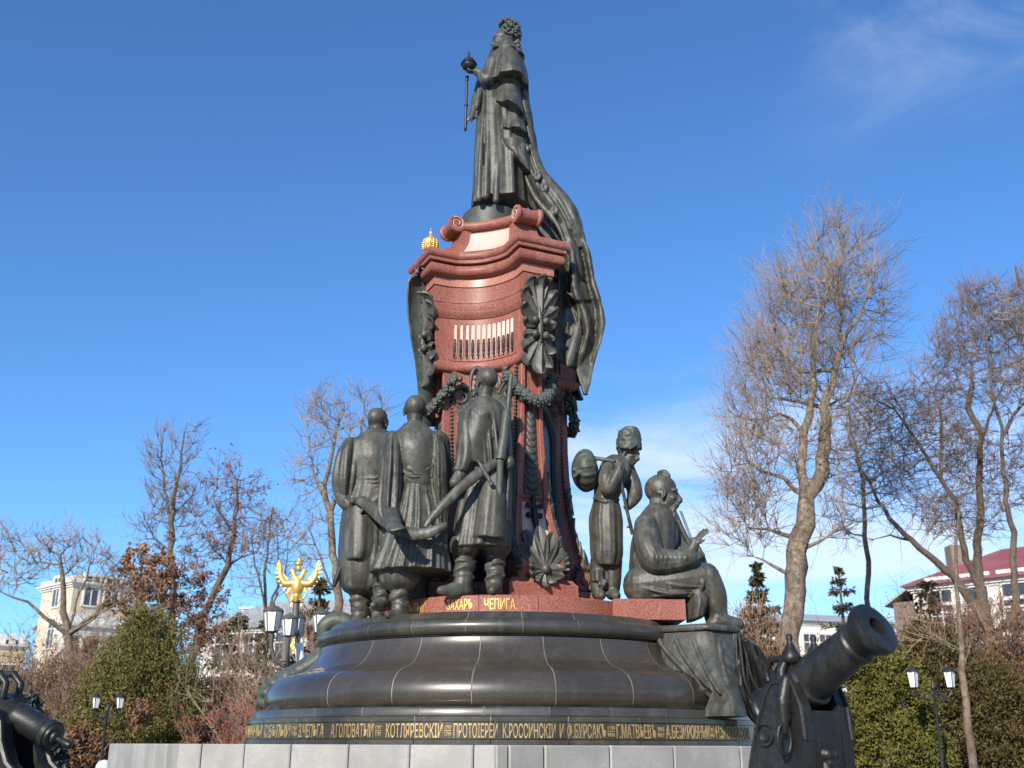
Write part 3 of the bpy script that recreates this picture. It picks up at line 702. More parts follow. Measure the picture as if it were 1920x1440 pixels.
        if moustache:
            for sg in (-1, 1): s.mb.tube([W(.38, 0, -.27), W(.35, sg * .12, -.30), W(.25, sg * .2, -.42), W(.2, sg * .21, -.42 - .3 * moustache)], [.035 * H, .045 * H, .04 * H, .012 * H], 8)
        if beard:
            for j in range(9):
                a = (j - 4) / 4
                s.mb.tube([W(.24, a * .17, -.40), W(.30 - .1 * abs(a), a * .13, -.58), W(.27 - .05 * abs(a), a * .07, -.46 - .42 * beard * (1 - .35 * abs(a)))], [.07 * H, .06 * H, .018 * H], 8)
        if neck is not None:
            nk = s.p(*neck) if not isinstance(neck, Vector) else neck
            s.mb.tube([W(-.10, 0, -.12), W(-.10, 0, -.38).lerp(nk, .35), nk], [.235 * H, .235 * H, .30 * H], 16)
        return W
    def hand(s, wrist, palm_dir, back, L, curl=.5, thumb=1, spread=.12, r=1.0):
        """palm and five unequal fingers; back: normal of the back of the hand; curl bends the fingers towards the palm"""
        w = s.p(*wrist) if not isinstance(wrist, Vector) else wrist
        d = Vector(palm_dir).normalized(); b = Vector(back); b = (b - d * b.dot(d)).normalized(); sd_ = d.cross(b)
        rot = Matrix((d, sd_, b)).transposed(); pl = L * .5
        s.mb.sphere(w + d * pl * .52, (pl * .60, L * .215, L * .105), 18, 12, rot)
        s.mb.tube([w - d * L * .15, w + d * pl * .3], [L * .15, L * .15], 12)
        for i, (a, ln) in enumerate(((-.165, .40), (-.055, .46), (.055, .43), (.165, .34))):
            q = w + d * pl * .92 + sd_ * a * L; dd = (d + sd_ * a * spread * 8).normalized(); pts = [w + d * pl * .5 + sd_ * a * L * .8, q]; rad = [L * .055 * r, L * .058 * r]; ang = 0
            for j, fr in enumerate((.45, .32, .25)):
                ang += curl * (1.0 + .1 * i) * (.9 if j == 0 else 1.0)
                q = q + (dd * math.cos(ang) - b * math.sin(ang)) * L * ln * fr; pts.append(q); rad.append(L * (.052 - .006 * j) * r)
            s.mb.tube(pts, rad, 9); s.mb.sphere(pts[-1], rad[-1], 8, 6)
        q = w + d * pl * .22 - sd_ * L * .14 * thumb; t1 = q + (d * .7 - sd_ * .75 * thumb - b * .25).normalized() * L * .2; t2 = t1 + (d * .9 - sd_ * .2 * thumb - b * .5 * (0.4 + curl)).normalized() * L * .17
        s.mb.tube([w + d * pl * .2, q, t1, t2], [L * .08, L * .075, L * .06, L * .05], 9); s.mb.sphere(t2, L * .05, 8, 6)
    def boot(s, top, ankle, toe, r0, r1, L=0.3, seed=2):
        """wrinkled boot: shaft, ankle folds, foot with heel and toe"""
        a, b, t = s.p(*top), s.p(*ankle), s.p(*toe); rr = random.Random(seed); n = 16; pts = []; rad = []
        for i in range(n + 1):
            u = i / n; pts.append(a.lerp(b, u)); w = .10 * math.sin(u * 26 + rr.uniform(-.5, .5)) * (.3 + .9 * u * (1.2 - u)); rad.append(lerp(r0, r1, u ** .8) * (1 + w))
        s.mb.tube(pts, rad, 18); s.mb.sphere(b, r1 * 1.08, 16, 10)
        for i in range(4):   # slack folds
            u = .25 + .18 * i; c = a.lerp(b, u); rd = lerp(r0, r1, u) * 1.0; ph = rr.uniform(0, 6)
            s.mb.tube([c + Vector((rd * math.cos(q), rd * math.sin(q), .05 * math.sin(q + ph))) for q in np.linspace(ph, ph + 4.2, 12)], [.006] + [.026] * 10 + [.006], 7)
        d = (t - b); d.z = 0; d.normalize(); fl = t.z
        base = Vector((b.x, b.y, fl + r1 * .55))
        s.mb.tube([b, base - d * r1 * .25], [r1, r1 * .95], 14); s.mb.sphere(base - d * r1 * .35, (r1 * .95, r1 * .9, r1 * .6), 14, 10)
        k1 = base.lerp(Vector((t.x, t.y, fl + r1 * .5)), .55)
        s.mb.tube([base + Vector((0, 0, r1 * .35)), k1, Vector((t.x, t.y, fl + r1 * .42))], [r1 * .95, r1 * .75, r1 * .42], 14); s.mb.sphere(Vector((t.x, t.y, fl + r1 * .42)), r1 * .44, 12, 8)
    def sheet(s, rows, th):
        G = np.array([[tuple(s.p(*q) if not isinstance(q, Vector) else q) for q in r] for r in rows]); du = np.gradient(G, axis=0); dv = np.gradient(G, axis=1)
        nn = np.cross(du, dv); nn /= (np.linalg.norm(nn, axis=2, keepdims=True) + 1e-9); A = G + nn * th / 2; B = G - nn * th / 2
        s.mb.grid([[Vector(p) for p in a] + [Vector(p) for p in b[::-1]] for a, b in zip(A, B)], True, True)
    def finish(s, name, m, parent, voxel=0.016, smooth=3, wrinkle=0.0, seed=0):
        me0 = s.mb.build(name, m, me_only=True); o = bpy.data.objects.new(name, me0); COL.objects.link(o)
        md = o.modifiers.new('r', 'REMESH'); md.mode = 'VOXEL'; md.voxel_size = voxel
        ms = o.modifiers.new('s', 'SMOOTH'); ms.factor = 0.5; ms.iterations = smooth
        bpy.context.view_layer.update()
        me = bpy.data.meshes.new_from_object(o.evaluated_get(bpy.context.evaluated_depsgraph_get()))
        bpy.data.objects.remove(o); bpy.data.meshes.remove(me0); me.name = name
        if wrinkle:
            n = len(me.vertices); co = np.empty(n * 3); me.vertices.foreach_get('co', co); co = co.reshape(-1, 3); no = np.empty(n * 3); me.vertices.foreach_get('normal', no); no = no.reshape(-1, 3)
            g = np.random.default_rng(seed); h = np.zeros(n)
            for k in range(14):
                kv = g.normal(size=3) * g.uniform(6, 26); h += np.sin(co @ kv + g.uniform(0, 6.3)) * (9 / np.linalg.norm(kv)) ** .8
            co += no * (wrinkle * h / 3)[:, None]; me.vertices.foreach_set('co', co.ravel())
        me.polygons.foreach_set('use_smooth', [True] * len(me.polygons))
        if not me.materials: me.materials.append(m)
        else: me.materials[0] = m
        me.update()
        return link(name, me, parent)
def sabre(name, pts, wid, th, m, parent, Y):
    """curved flat scabbard through pixel points"""
    q = [P(x, y, Y + d) for x, y, d in pts]; rows = []
    for i, p in enumerate(q):
        d = (q[min(i + 1, len(q) - 1)] - q[max(i - 1, 0)]).normalized(); e = d.cross(Vector((0, 1, 0))).normalized(); w = wid[i]
        rows.append([p + e * w * math.cos(a) + Vector((0, 1, 0)) * th * math.sin(a) for a in np.linspace(0, 2 * math.pi, 13)[:-1]])
    mb = MB(); mb.grid(rows, True, True); return mb, q

# ---- the empress on top
E_ = thing('empress_statue', tuple(AX + Vector((-0.28, -0.1, 9.8))), 'bronze woman in a long trailing robe standing on top of the pedestal', 'statue')
g = Fig(15.6)
W = g.head((941, 76, 0), (-1, -.12, -.02), .43, neck=(946, 104, .02), ears=False)
g.loft([(896, 178, 950, 178, 0, .24), (895, 200, 960, 200, 0, .30), (892, 250, 972, 250, .02, .40), (890, 300, 980, 300, .03, .46), (889, 345, 984, 345, .04, .50), (886, 392, 988, 390, .05, .53)], .065, 7, seed=4, amp_top=.6)
g.loft([(925, 92, 962, 92, .0, .20), (913, 112, 972, 114, 0, .30), (905, 140, 968, 140, 0, .30), (898, 180, 955, 180, 0, .25)], .02, 7, seed=2)
# ermine cape in tiers, each hem standing clear of the cloth below
g.loft([(930, 84, 962, 82, -.02, .20), (920, 96, 976, 100, -.02, .30), (915, 108, 985, 114, -.02, .39)], .05, 7, seed=5, amp_top=.2)
g.loft([(924, 100, 974, 100, -.06, .30), (916, 132, 985, 132, -.06, .40), (912, 167, 990, 163, -.08, .50)], .085, 4, seed=8, amp_top=.12)
g.loft([(930, 155, 974, 155, -.06, .28), (930, 185, 979, 188, -.06, .33), (927, 203, 990, 236, -.10, .46)], .07, 4, seed=9, amp_top=.15)
g.loft([(941, 200, 982, 215, -.04, .28), (941, 225, 988, 245, -.05, .33), (940, 256, 994, 272, -.10, .45)], .08, 4, seed=10, amp_top=.15)
g.loft([(945, 252, 988, 255, -.02, .28), (941, 282, 994, 285, -.06, .36), (952, 304, 996, 318, -.08, .40), (968, 318, 1000, 345, -.06, .34)], .04, 5, seed=12, amp_top=.3)
g.sheet([[(948 + 3 * math.sin(v * 3), lerp(262, 280, v) - 10 * math.sin(math.pi * u), -.47 + .1 * v) if False else (lerp(944, 980, u), 258 + 18 * math.sin(math.pi * u * .9) * v + 6 * v, -.42 - .05 * math.sin(math.pi * u) + .04 * v) for u in np.linspace(0, 1, 12)] for v in np.linspace(0, 1, 6)], .035)
for xx, yy0, yy1 in ((900, 215, 372), (913, 195, 368), (932, 225, 376)):
    g.limb([(xx + 6, yy0, -.30), (xx + 1, (yy0 + yy1) / 2, -.40), (xx - 2, yy1, -.47)], [.02, .04, .055])
# arms
g.limb([(926, 118, -.25), (915, 150, -.32), (903, 140, -.30), (893, 134, -.28)], [.12, .12, .085, .06])
g.hand((897, 134, -.28), P(880, 134, 15.3) - P(897, 133, 15.3), (0, .05, -1), .26, .35, 1)
g.limb([(905, 150, .18), (895, 190, .10), (885, 220, -.02)], [.11, .10, .055])
g.hand((886, 220, -.04), P(866, 226, 15.5) - P(886, 219, 15.56), (0, -1, .3), .25, .9, 1)
g.limb([(899, 170, -.22), (895, 195, -.26), (893, 205, -.26)], [.05, .05, .03])
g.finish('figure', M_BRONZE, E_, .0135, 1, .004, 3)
# hair: piled curls and ringlets
mb = MB(); rr = random.Random(11)
for j in range(420):
    th = rr.uniform(0, 2 * math.pi); ph = rr.uniform(-.5, 1.35); d = Vector((math.cos(th) * math.cos(ph), math.sin(th) * math.cos(ph), math.sin(ph)))
    if d.x < -.25 and d.z < .72: continue
    c = P(952, 64, 15.6) + Vector((d.x * .20, d.y * .185, d.z * .27)); mb.sphere(c + Vector((rr.uniform(-.02, .02), rr.uniform(-.02, .02), rr.uniform(-.02, .02))), rr.uniform(.018, .042), 6, 5)
for j in range(26): mb.sphere(P(966 + rr.uniform(-6, 6), 60 + rr.uniform(-14, 16), 15.6 + rr.uniform(-.12, .12)), rr.uniform(.04, .06), 7, 5)
for j in range(22): mb.sphere(P(968 + j * .35 + 3 * math.sin(j * 1.3), 76 + j * 1.5, 15.5 + .05 * math.cos(j * 1.3)), .04, 7, 5)
mb.sphere(P(953, 66, 15.6), (.17, .18, .24), 14, 10); mb.build('hair', M_BRONZE_G, E_, 0)
orb = thing('orb', tuple(P(880, 124, 15.32)), 'bronze orb with a small cross resting on the outstretched hand of the statue on top', 'orb')
c = P(879, 121, 15.32); mb = MB(); mb.sphere(c, .125, 20, 14); mb.build('globe', M_BRONZE_D, orb, 0)
mb = MB(); mb.lathe([(.128, -.015), (.14, 0), (.128, .015)], c, 20); mb.tube([c + Vector((.0, -.13 * math.cos(a), .13 * math.sin(a))) for a in np.linspace(0, math.pi, 14)], .012, 6); mb.build('band', M_BRONZE_D, orb, 40)
mb = MB(); mb.lathe([(.01, .11), (.035, .13), (.02, .15), (.012, .16), (.012, .22), (.02, .235), (.01, .25), (.004, .255)], c, 10); mb.box(c + Vector((0, 0, .205)), (.07, .014, .014)); mb.build('cross', M_BRONZE_D, orb, 40)
sc = thing('sceptre', tuple(P(872, 245, 15.5)), 'long thin bronze sceptre held upright in the statue\'s lowered hand', 'sceptre')
a, b = P(872.5, 247, 15.52), P(876, 142, 15.52); mb = MB(); ax_ = (b - a); Ls = ax_.length
mb.lathe([(.005, 0), (.02, .03), (.03, .05), (.02, .08), (.024, .10), (.024, Ls * .45), (.034, Ls * .46), (.034, Ls * .48), (.022, Ls * .49), (.02, Ls * .9), (.03, Ls * .91), (.03, Ls * .94), (.018, Ls * .95), (.035, Ls * .975), (.02, Ls * .995), (.005, Ls)], a, 10, axis=ax_); mb.build('shaft', M_BRONZE_D, sc, 40)
# mantle train: falls from the shoulders over the pedestal's far corner
g = Fig(15.62)
g.loft([(945, 130, 984, 132, .18, .12), (962, 165, 990, 165, .18, .20), (966, 215, 996, 215, .15, .30), (972, 262, 1005, 262, .12, .36), (976, 305, 1013, 305, .08, .38), (982, 342, 1030, 338, .05, .40), (990, 375, 1060, 368, .0, .42), (1014, 402, 1080, 398, -.10, .40), (1042, 436, 1094, 436, -.16, .34), (1066, 474, 1100, 474, -.14, .22)], .085, 6, seed=21, amp_top=.35, twist=.25, n=120)
g.sheet([[(lerp(972 + 68 * v, 1036 + 58 * v, u), lerp(350, 486, v) - 8 * u, .30 - .12 * v + .04 * math.sin(7 * u + 3 * v)) for u in np.linspace(0, 1, 12)] for v in np.linspace(0, 1, 20)], .05)
# the lower part hangs as open cloth in deep pipe folds
RW = [(420, 1030, 1086), (440, 1040, 1094), (470, 1061, 1103), (500, 1064, 1109), (530, 1060, 1117), (556, 1062, 1127), (580, 1074, 1133), (605, 1081, 1134), (630, 1084, 1129), (655, 1078, 1120), (680, 1072, 1113), (700, 1078, 1110), (720, 1086, 1106), (734, 1093, 1102), (740, 1095, 1100)]
rows = []
for y in np.linspace(420, 740, 44):
    xl = interp(y, [r_[0] for r_ in RW], [r_[1] for r_ in RW]); xr = interp(y, [r_[0] for r_ in RW], [r_[2] for r_ in RW]); v = (y - 420) / 320; k = math.sin(math.pi * min(1, .18 + v)) ** .5
    rows.append([(lerp(xl, xr, u) + 2.5 * math.sin(9 * v + 7 * u), y, -.30 - .05 * v + k * (.17 * math.sin(6.28 * (1.55 * u + .12 * math.sin(4 * v)) + .6) + .07 * math.sin(6.28 * (3.3 * u - .5 * v)) - .16 * (1 - u) * (v < .45) * u * 2)) for u in np.linspace(0, 1, 44)])
g.sheet(rows, .055)
rows = [[(lerp(1043, 1088, u) + 4 * math.sin(6 * v + 3 * u) - 12 * max(0, .12 - v) * 8 * (1 - u), lerp(462, 700, v) - 24 * (1 - u) * v, lerp(-.50, .12, u) + .03 * math.sin(9 * u + 3 * v)) for u in np.linspace(0, 1, 14)] for v in np.linspace(0, 1, 24)]  # inner layer added to stand in for the dark shade beside the pedestal
g.sheet(rows, .05)
rows = [[(lerp(1062, 1090 - 10 * max(0, v - .6), u), 604 + 84 * v + 10 * u * (1 - v), -.50 + .12 * u + .06 * math.sin(5 * u + 4 * v)) for u in np.linspace(0, 1, 10)] for v in np.linspace(0, 1, 12)]
g.sheet(rows, .05)
for pts, r in (([(985, 330, -.36), (1005, 372, -.42), (1044, 420, -.5), (1060, 460, -.5)], .05), ([(1000, 300, -.26), (1030, 370, -.40), (1070, 430, -.44)], .045),
               ([(1062, 548, -.5), (1074, 556, -.54), (1083, 570, -.5), (1086, 600, -.46), (1084, 640, -.42)], .03)):
    g.limb(pts, [r * .4] + [r * .8] * (len(pts) - 2) + [r * .4])
rr = random.Random(4)
for x, y, d in ((1020, 352, -.44), (1008, 330, -.42), (985, 280, -.33), (1040, 395, -.5)):
    for q in range(7): g.ball((x + 5 * math.cos(q), y + 6 * math.sin(q), d), .035)
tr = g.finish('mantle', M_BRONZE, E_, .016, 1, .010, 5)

# ---- first cossack, at the left
A1 = thing('cossack_statue', tuple(P(675, 1168, 14.57)), 'leftmost of the three bronze cossacks, hands clasped behind him on a curved sabre', 'statue')
g = Fig(14.65)
g.head((709, 791, 0), (.35, 1, .02), .405, neck=(706, 822, -.02), moustache=.6)
g.ball(P(707, 773, 14.62), (.07, .07, .04))
g.loft([(690, 808, 725, 808, 0, .14), (672, 819, 740, 819, 0, .20), (652, 834, 752, 834, 0, .25), (652, 862, 752, 862, -.01, .29), (656, 890, 746, 890, 0, .27), (660, 912, 740, 912, 0, .26), (655, 935, 738, 935, 0, .30), (640, 985, 735, 985, 0, .36), (637, 1040, 735, 1040, 0, .37), (638, 1080, 732, 1080, 0, .36), (644, 1104, 720, 1104, 0, .30), (656, 1114, 702, 1114, 0, .18)], .034, 9, seed=31, amp_top=.25)
g.loft([(645, 940, 716, 940, -.06, .27), (641, 980, 717, 980, -.08, .33), (645, 1030, 712, 1030, -.09, .36), (652, 1052, 698, 1056, -.10, .36)], .02, 6, seed=5)
for rw in (895, 903, 911, 919): g.limb([(662, rw + 3, -.16), (700, rw + 1, -.27), (738, rw - 3, -.16)], [.008, .014, .008])
g.limb([(724, 925, -.20), (726, 990, -.26), (718, 1062, -.30)], [.07, .08, .07])
# hanging sleeve over the left arm
g.loft([(648, 826, 672, 826, -.02, .18), (634, 850, 676, 845, -.04, .24), (625, 880, 676, 875, -.06, .26), (624, 908, 672, 905, -.07, .24), (631, 936, 664, 934, -.08, .18), (641, 950, 660, 950, -.09, .11)], .11, 7, seed=33)
g.limb([(655, 850, -.02), (640, 905, -.04), (648, 944, -.22), (662, 945, -.32)], [.15, .13, .09, .06])
g.limb([(748, 850, -.02), (750, 900, -.08), (722, 925, -.28), (702, 940, -.36)], [.14, .13, .10, .07])
g.hand((708, 936, -.36), P(678, 948, 14.3) - P(708, 936, 14.3), (0, -1, .3), .27, .75, 1)
g.hand((650, 940, -.30), P(668, 956, 14.3) - P(650, 940, 14.3), (-.3, -1, .2), .27, .8, -1)
g.boot((674, 1112, 0), (674, 1152, .02), (668, 1173, -.24), .135, .10, seed=3)
g.boot((705, 1112, .1), (707, 1150, .12), (712, 1168, -.1), .13, .10, seed=4)
g.finish('figure', M_BRONZE, A1, .0135, 1, .005, 1)
mb, q = sabre('s', [(664, 938, -.36), (680, 942, -.46), (700, 956, -.62), (722, 976, -.84), (746, 993, -1.02), (775, 1002, -1.18), (805, 999, -1.22), (832, 986, -1.22), (838, 982, -1.2)], [.05, .06, .085, .085, .08, .075, .07, .055, .03], .035, M_BRONZE, A1, 14.65)
sb = mb.build('sabre', M_BRONZE, A1, 50)
mb = MB(); mb.tube([P(690, 938, 14.22), P(684, 950, 14.2), P(676, 962, 14.22)], [.02, .025, .02], 8); mb.sphere(P(662, 940, 14.27), .05, 10, 8); mb.tube([P(695, 955, 14.2), P(712, 962, 14.16), P(714, 946, 14.16), P(700, 944, 14.18)], .012, 6); mb.build('hilt', M_BRONZE, sb, 50)
mb = MB(); mb.tube([P(652, 985, 14.5), P(648, 1020, 14.5), P(640, 1060, 14.5), P(630, 1088, 14.5), P(625, 1101, 14.5)], [.03, .03, .032, .035, .025], 8); mb.build('scabbard', M_BRONZE_D, A1, 50)

# ---- second cossack, in the middle
A2 = thing('cossack_statue', tuple(P(750, 1157, 13.86)), 'middle one of the three bronze cossacks, with long hanging sleeves and a pleated skirt', 'statue')
g = Fig(14.05)
g.head((778, 770, 0), (-.12, 1, .05), .43, neck=(777, 806, -.02), moustache=.7)
g.limb([(757, 800, -.10), (778, 803, -.17), (800, 800, -.10)], [.02, .03, .02])
g.loft([(758, 795, 799, 795, 0, .15), (748, 806, 808, 806, 0, .20), (732, 820, 826, 820, 0, .26), (734, 845, 828, 845, -.01, .31), (742, 875, 822, 875, 0, .30), (750, 898, 815, 898, 0, .27), (751, 912, 814, 912, 0, .275), (747, 930, 820, 930, 0, .31), (732, 975, 833, 975, 0, .38), (716, 1025, 840, 1025, 0, .44), (697, 1074, 845, 1074, 0, .50)], .0, 9, seed=2)
g.loft([(750, 915, 816, 915, 0, .28), (747, 932, 820, 932, 0, .325), (732, 975, 834, 975, 0, .40), (716, 1025, 842, 1025, 0, .46), (695, 1075, 847, 1075, 0, .53)], .05, 17, seed=12, amp_top=.3, n=180, twist=.1)
g.loft([(751, 898, 816, 900, 0, .295), (750, 905, 817, 909, 0, .305), (752, 913, 816, 917, 0, .295)], .01, 5)
for pts in ([(756, 872, -.20), (775, 884, -.33), (795, 884, -.31)], [(754, 884, -.22), (770, 893, -.31), (788, 893, -.32)], [(818, 862, -.18), (806, 876, -.29), (790, 884, -.32)]): g.limb(pts, [.005, .016, .005])
# left hanging sleeve
g.loft([(726, 816, 752, 818, -.02, .20), (719, 840, 757, 838, -.06, .27), (716, 880, 758, 875, -.10, .29), (711, 925, 756, 925, -.14, .26), (711, 962, 752, 962, -.2, .22), (724, 984, 752, 984, -.24, .18)], .12, 7, seed=41, twist=.2, n=96)
g.loft([(716, 955, 748, 955, -.34, .16), (719, 975, 750, 972, -.62, .13), (723, 992, 756, 986, -.92, .10), (730, 1000, 770, 990, -1.02, .06)], .05, 5, seed=9)
# right hanging sleeve
g.loft([(806, 818, 832, 822, -.02, .18), (812, 850, 838, 850, -.06, .22), (812, 890, 839, 890, -.10, .22), (816, 940, 840, 940, -.12, .22), (820, 985, 842, 985, -.14, .20), (824, 1060, 842, 1060, -.05, .16)], .12, 6, seed=42, twist=.2)
g.limb([(735, 830, 0), (730, 900, .1), (745, 930, .3)], [.17, .15, .1]); g.limb([(822, 830, 0), (828, 900, .1), (815, 930, .3)], [.16, .14, .1])
# loose trousers and boots
g.loft([(712, 1062, 788, 1062, -.06, .27), (710, 1080, 790, 1080, -.06, .29), (716, 1098, 782, 1098, -.06, .26), (730, 1108, 768, 1108, -.06, .15)], .03, 8, seed=6)
g.loft([(700, 1060, 740, 1060, .25, .2), (698, 1085, 742, 1085, .25, .22), (704, 1104, 734, 1104, .25, .16)], .03, 8, seed=7)
g.loft([(742, 1050, 812, 1050, .45, .2), (744, 1090, 806, 1090, .45, .2), (748, 1127, 802, 1127, .45, .18)], .04, 6, seed=8)
g.boot((750, 1102, -.08), (750, 1140, -.10), (728, 1160, -.28), .135, .105, seed=5)
g.boot((716, 1098, .22), (716, 1128, .2), (700, 1141, .0), .13, .10, seed=6)
g.finish('figure', M_BRONZE, A2, .0135, 1, .005, 2)

# ---- third cossack, on the red ring
A3 = thing('cossack_statue', tuple(P(895, 1115, 14.0)), 'bronze cossack nearest the red pedestal, looking up, a musket on his back', 'statue')
g = Fig(14.05)
g.head((910, 716, 0), (-.75, .75, .28), .42, neck=(908, 757, .02), moustache=.8, up=(.2, -.25, 1))
g.limb([(905, 696, .0), (893, 690, .05), (884, 705, .05), (882, 735, .02)], [.03, .035, .03, .015])
g.loft([(891, 748, 928, 748, 0, .15), (880, 758, 938, 758, 0, .2), (866, 774, 950, 774, 0, .25), (862, 800, 954, 800, -.01, .29), (866, 840, 952, 840, 0, .29), (868, 880, 950, 880, 0, .28), (863, 920, 953, 920, 0, .30), (856, 960, 956, 960, 0, .34), (848, 1000, 958, 1000, 0, .38), (842, 1032, 958, 1030, 0, .40)], .05, 10, seed=52, amp_top=.2, n=120)
g.loft([(900, 880, 946, 880, -.14, .2), (894, 930, 950, 930, -.18, .24), (886, 980, 950, 980, -.22, .26), (882, 1010, 948, 1014, -.24, .26)], .03, 6, seed=8)
g.sheet([[(lerp(884, 916, v) + 10 * u * (v - .3), lerp(770, 862, u) + 8 * math.sin(math.pi * v), -.30 - .05 * math.sin(3 * v + 2 * u)) for v in np.linspace(0, 1, 9)] for u in np.linspace(0, 1, 10)], .05)
for x in (893, 903, 914, 926): g.limb([(x, 772, -.24), (x + 4, 820, -.30), (x + 8, 868, -.29)], [.015, .028, .012])
g.loft([(862, 776, 892, 772, -.05, .2), (858, 805, 892, 800, -.10, .24), (856, 840, 895, 838, -.14, .25), (853, 868, 893, 868, -.18, .23), (848, 884, 884, 890, -.22, .17)], .05, 5, seed=14)
g.limb([(872, 870, -.2), (862, 892, -.28), (852, 905, -.34)], [.12, .085, .07])
g.hand((862, 893, -.30), P(846, 920, 13.7) - P(862, 893, 13.7), (-.4, -1, .1), .29, .55, 1, r=1.1)
g.loft([(940, 772, 958, 780, -.02, .16), (944, 830, 960, 830, -.04, .2), (946, 900, 960, 900, -.02, .22), (942, 980, 959, 985, 0, .25)], .05, 4, seed=16)
g.loft([(838, 1010, 902, 1010, -.06, .26), (838, 1024, 902, 1024, -.06, .27), (846, 1038, 896, 1038, -.06, .21), (856, 1044, 888, 1044, -.06, .14)], .04, 8, seed=17)
g.loft([(902, 1010, 958, 1010, .04, .26), (902, 1030, 958, 1030, .04, .26), (908, 1042, 952, 1042, .04, .2), (916, 1048, 944, 1048, .04, .13)], .04, 8, seed=18)
g.boot((872, 1036, -.06), (868, 1092, -.06), (826, 1114, -.26), .15, .115, seed=7)
g.boot((930, 1040, .04), (927, 1095, .04), (922, 1114, -.22), .14, .11, seed=8)
g.finish('figure', M_BRONZE, A3, .0135, 1, .005, 4)
mb, q = sabre('s', [(938, 862, -.36), (915, 876, -.42), (890, 893, -.46), (865, 914, -.52), (838, 940, -.57), (815, 965, -.60), (797, 988, -.60)], [.05, .07, .075, .07, .065, .06, .03], .035, M_BRONZE, A3, 14.05)
sb = mb.build('sabre', M_BRONZE, A3, 50)
mb = MB(); mb.tube([P(899, 868, 13.6), P(908, 884, 13.58), P(922, 908, 13.6)], [.025, .03, .022], 8); mb.sphere(P(922, 908, 13.6), .035, 8, 6); mb.sphere(P(898, 866, 13.6), .03, 8, 6); mb.build('crossguard', M_BRONZE, sb, 50)
mb = MB(); mb.tube([P(959, 702, 13.75), P(955, 735, 13.72), P(952, 772, 13.70)], [.025, .028, .03], 9); mb.tube([P(952, 768, 13.70), P(950, 776, 13.7), P(945, 820, 13.68), P(938, 862, 13.66)], [.045, .07, .065, .075], 10); mb.tube([P(944, 776, 13.68), P(958, 778, 13.70)], .03, 8); mb.tube([P(938, 862, 13.66), P(935, 960, 13.7), P(930, 1005, 13.72)], [.05, .03, .02], 8); mb.build('musket', M_BRONZE_G, A3, 50)
mb = MB(); mb.sphere(P(955, 868, 13.78), (.07, .09, .10), 14, 10); mb.build('powder_flask', M_BRONZE, A3, 0)

# ---- boy guide with a sack
A4 = thing('boy_statue', tuple(P(1138, 1105, 14.75)), 'bronze boy in a tall sheepskin hat with a round sack on his back', 'statue')
g = Fig(14.85)
g.head((1179, 849, -.02), (.80, -.46, -.24), .40, neck=(1160, 870, .02), up=(.2, 0, 1))
g.loft([(1140, 856, 1172, 858, 0, .16), (1128, 868, 1182, 870, 0, .22), (1120, 890, 1180, 890, 0, .25), (1114, 915, 1170, 915, 0, .24), (1113, 936, 1160, 936, 0, .22), (1110, 950, 1163, 950, 0, .25), (1104, 975, 1168, 975, 0, .29), (1106, 1010, 1168, 1010, 0, .30), (1108, 1045, 1168, 1042, 0, .29), (1116, 1062, 1160, 1064, 0, .25)], .04, 8, seed=61, amp_top=.3)
g.limb([(1113, 934, -.14), (1136, 940, -.25), (1160, 937, -.14)], [.02, .03, .02])
g.limb([(1142, 870, -.16), (1136, 896, -.28), (1140, 918, -.30), (1154, 898, -.36), (1163, 872, -.34)], [.10, .11, .10, .085, .06])
g.hand((1163, 878, -.34), P(1157, 853, 14.6) - P(1163, 878, 14.6), (.5, -.8, 0), .22, .4, 1)
g.limb([(1174, 872, .10), (1186, 905, .05), (1190, 928, -.02), (1180, 948, -.12)], [.10, .115, .115, .06])
g.hand((1184, 938, -.12), P(1174, 958, 14.7) - P(1184, 938, 14.7), (.5, -.8, 0), .22, .6, 1)
g.limb([(1124, 1052, 0), (1122, 1085, 0), (1122, 1112, .02)], [.13, .12, .10]); g.limb([(1150, 1052, 0), (1149, 1085, .0), (1148, 1112, .02)], [.13, .12, .10])
g.loft([(1106, 1072, 1134, 1072, -.02, .16), (1108, 1092, 1134, 1092, -.02, .16)], .06, 7, seed=3)
g.limb([(1122, 1112, .0), (1128, 1117, -.14)], [.10, .06]); g.limb([(1148, 1112, .0), (1156, 1117, -.14)], [.10, .06])
for q in range(10): g.ball((1130 + 5 * math.cos(q * 2.3), 1090 + 1.2 * q, -.14 + .02 * math.sin(q)), .03)
g.finish('figure', M_BRONZE, A4, .0125, 1, .003, 6)
g = Fig(14.85)
g.loft([(1158, 841, 1201, 843, 0, .235), (1157, 832, 1202, 835, 0, .24), (1160, 818, 1200, 820, .0, .225), (1163, 808, 1198, 809, .0, .205), (1165, 805, 1196, 805.5, .0, .19), (1172, 804.2, 1189, 804.5, .0, .09)], .02, 14, seed=2, sub=4)
rr = random.Random(2)
for j in range(240):
    th = rr.uniform(0, 6.28); y = rr.uniform(808, 841); hw = interp(y, [804, 808, 820, 834, 842], [13, 16.5, 19.5, 21, 20.5]); g.ball((1179.5 + hw * math.cos(th), y, .225 * math.sin(th)), rr.uniform(.022, .036))
g.finish('hat', M_BRONZE_G, A4, .013, 1, .004, 2)
g = Fig(14.85)
rows_ = [(1120, 872, 1123, 892, -.06, .06), (1111, 852, 1119, 910, -.06, .25), (1101, 845, 1110, 918, -.06, .32), (1089, 846, 1097, 921, -.06, .33), (1079, 854, 1085, 914, -.06, .27), (1073, 868, 1077, 904, -.06, .16), (1071, 881, 1073, 894, -.06, .06)]
g.loft(rows_, .025, 15, seed=5, amp_top=1)
for q in range(9): g.ball((1080 + 5 * math.cos(q * 2.1), 887 + 7 * math.sin(q * 2.1), -.30 - .03 * math.cos(q)), .035)
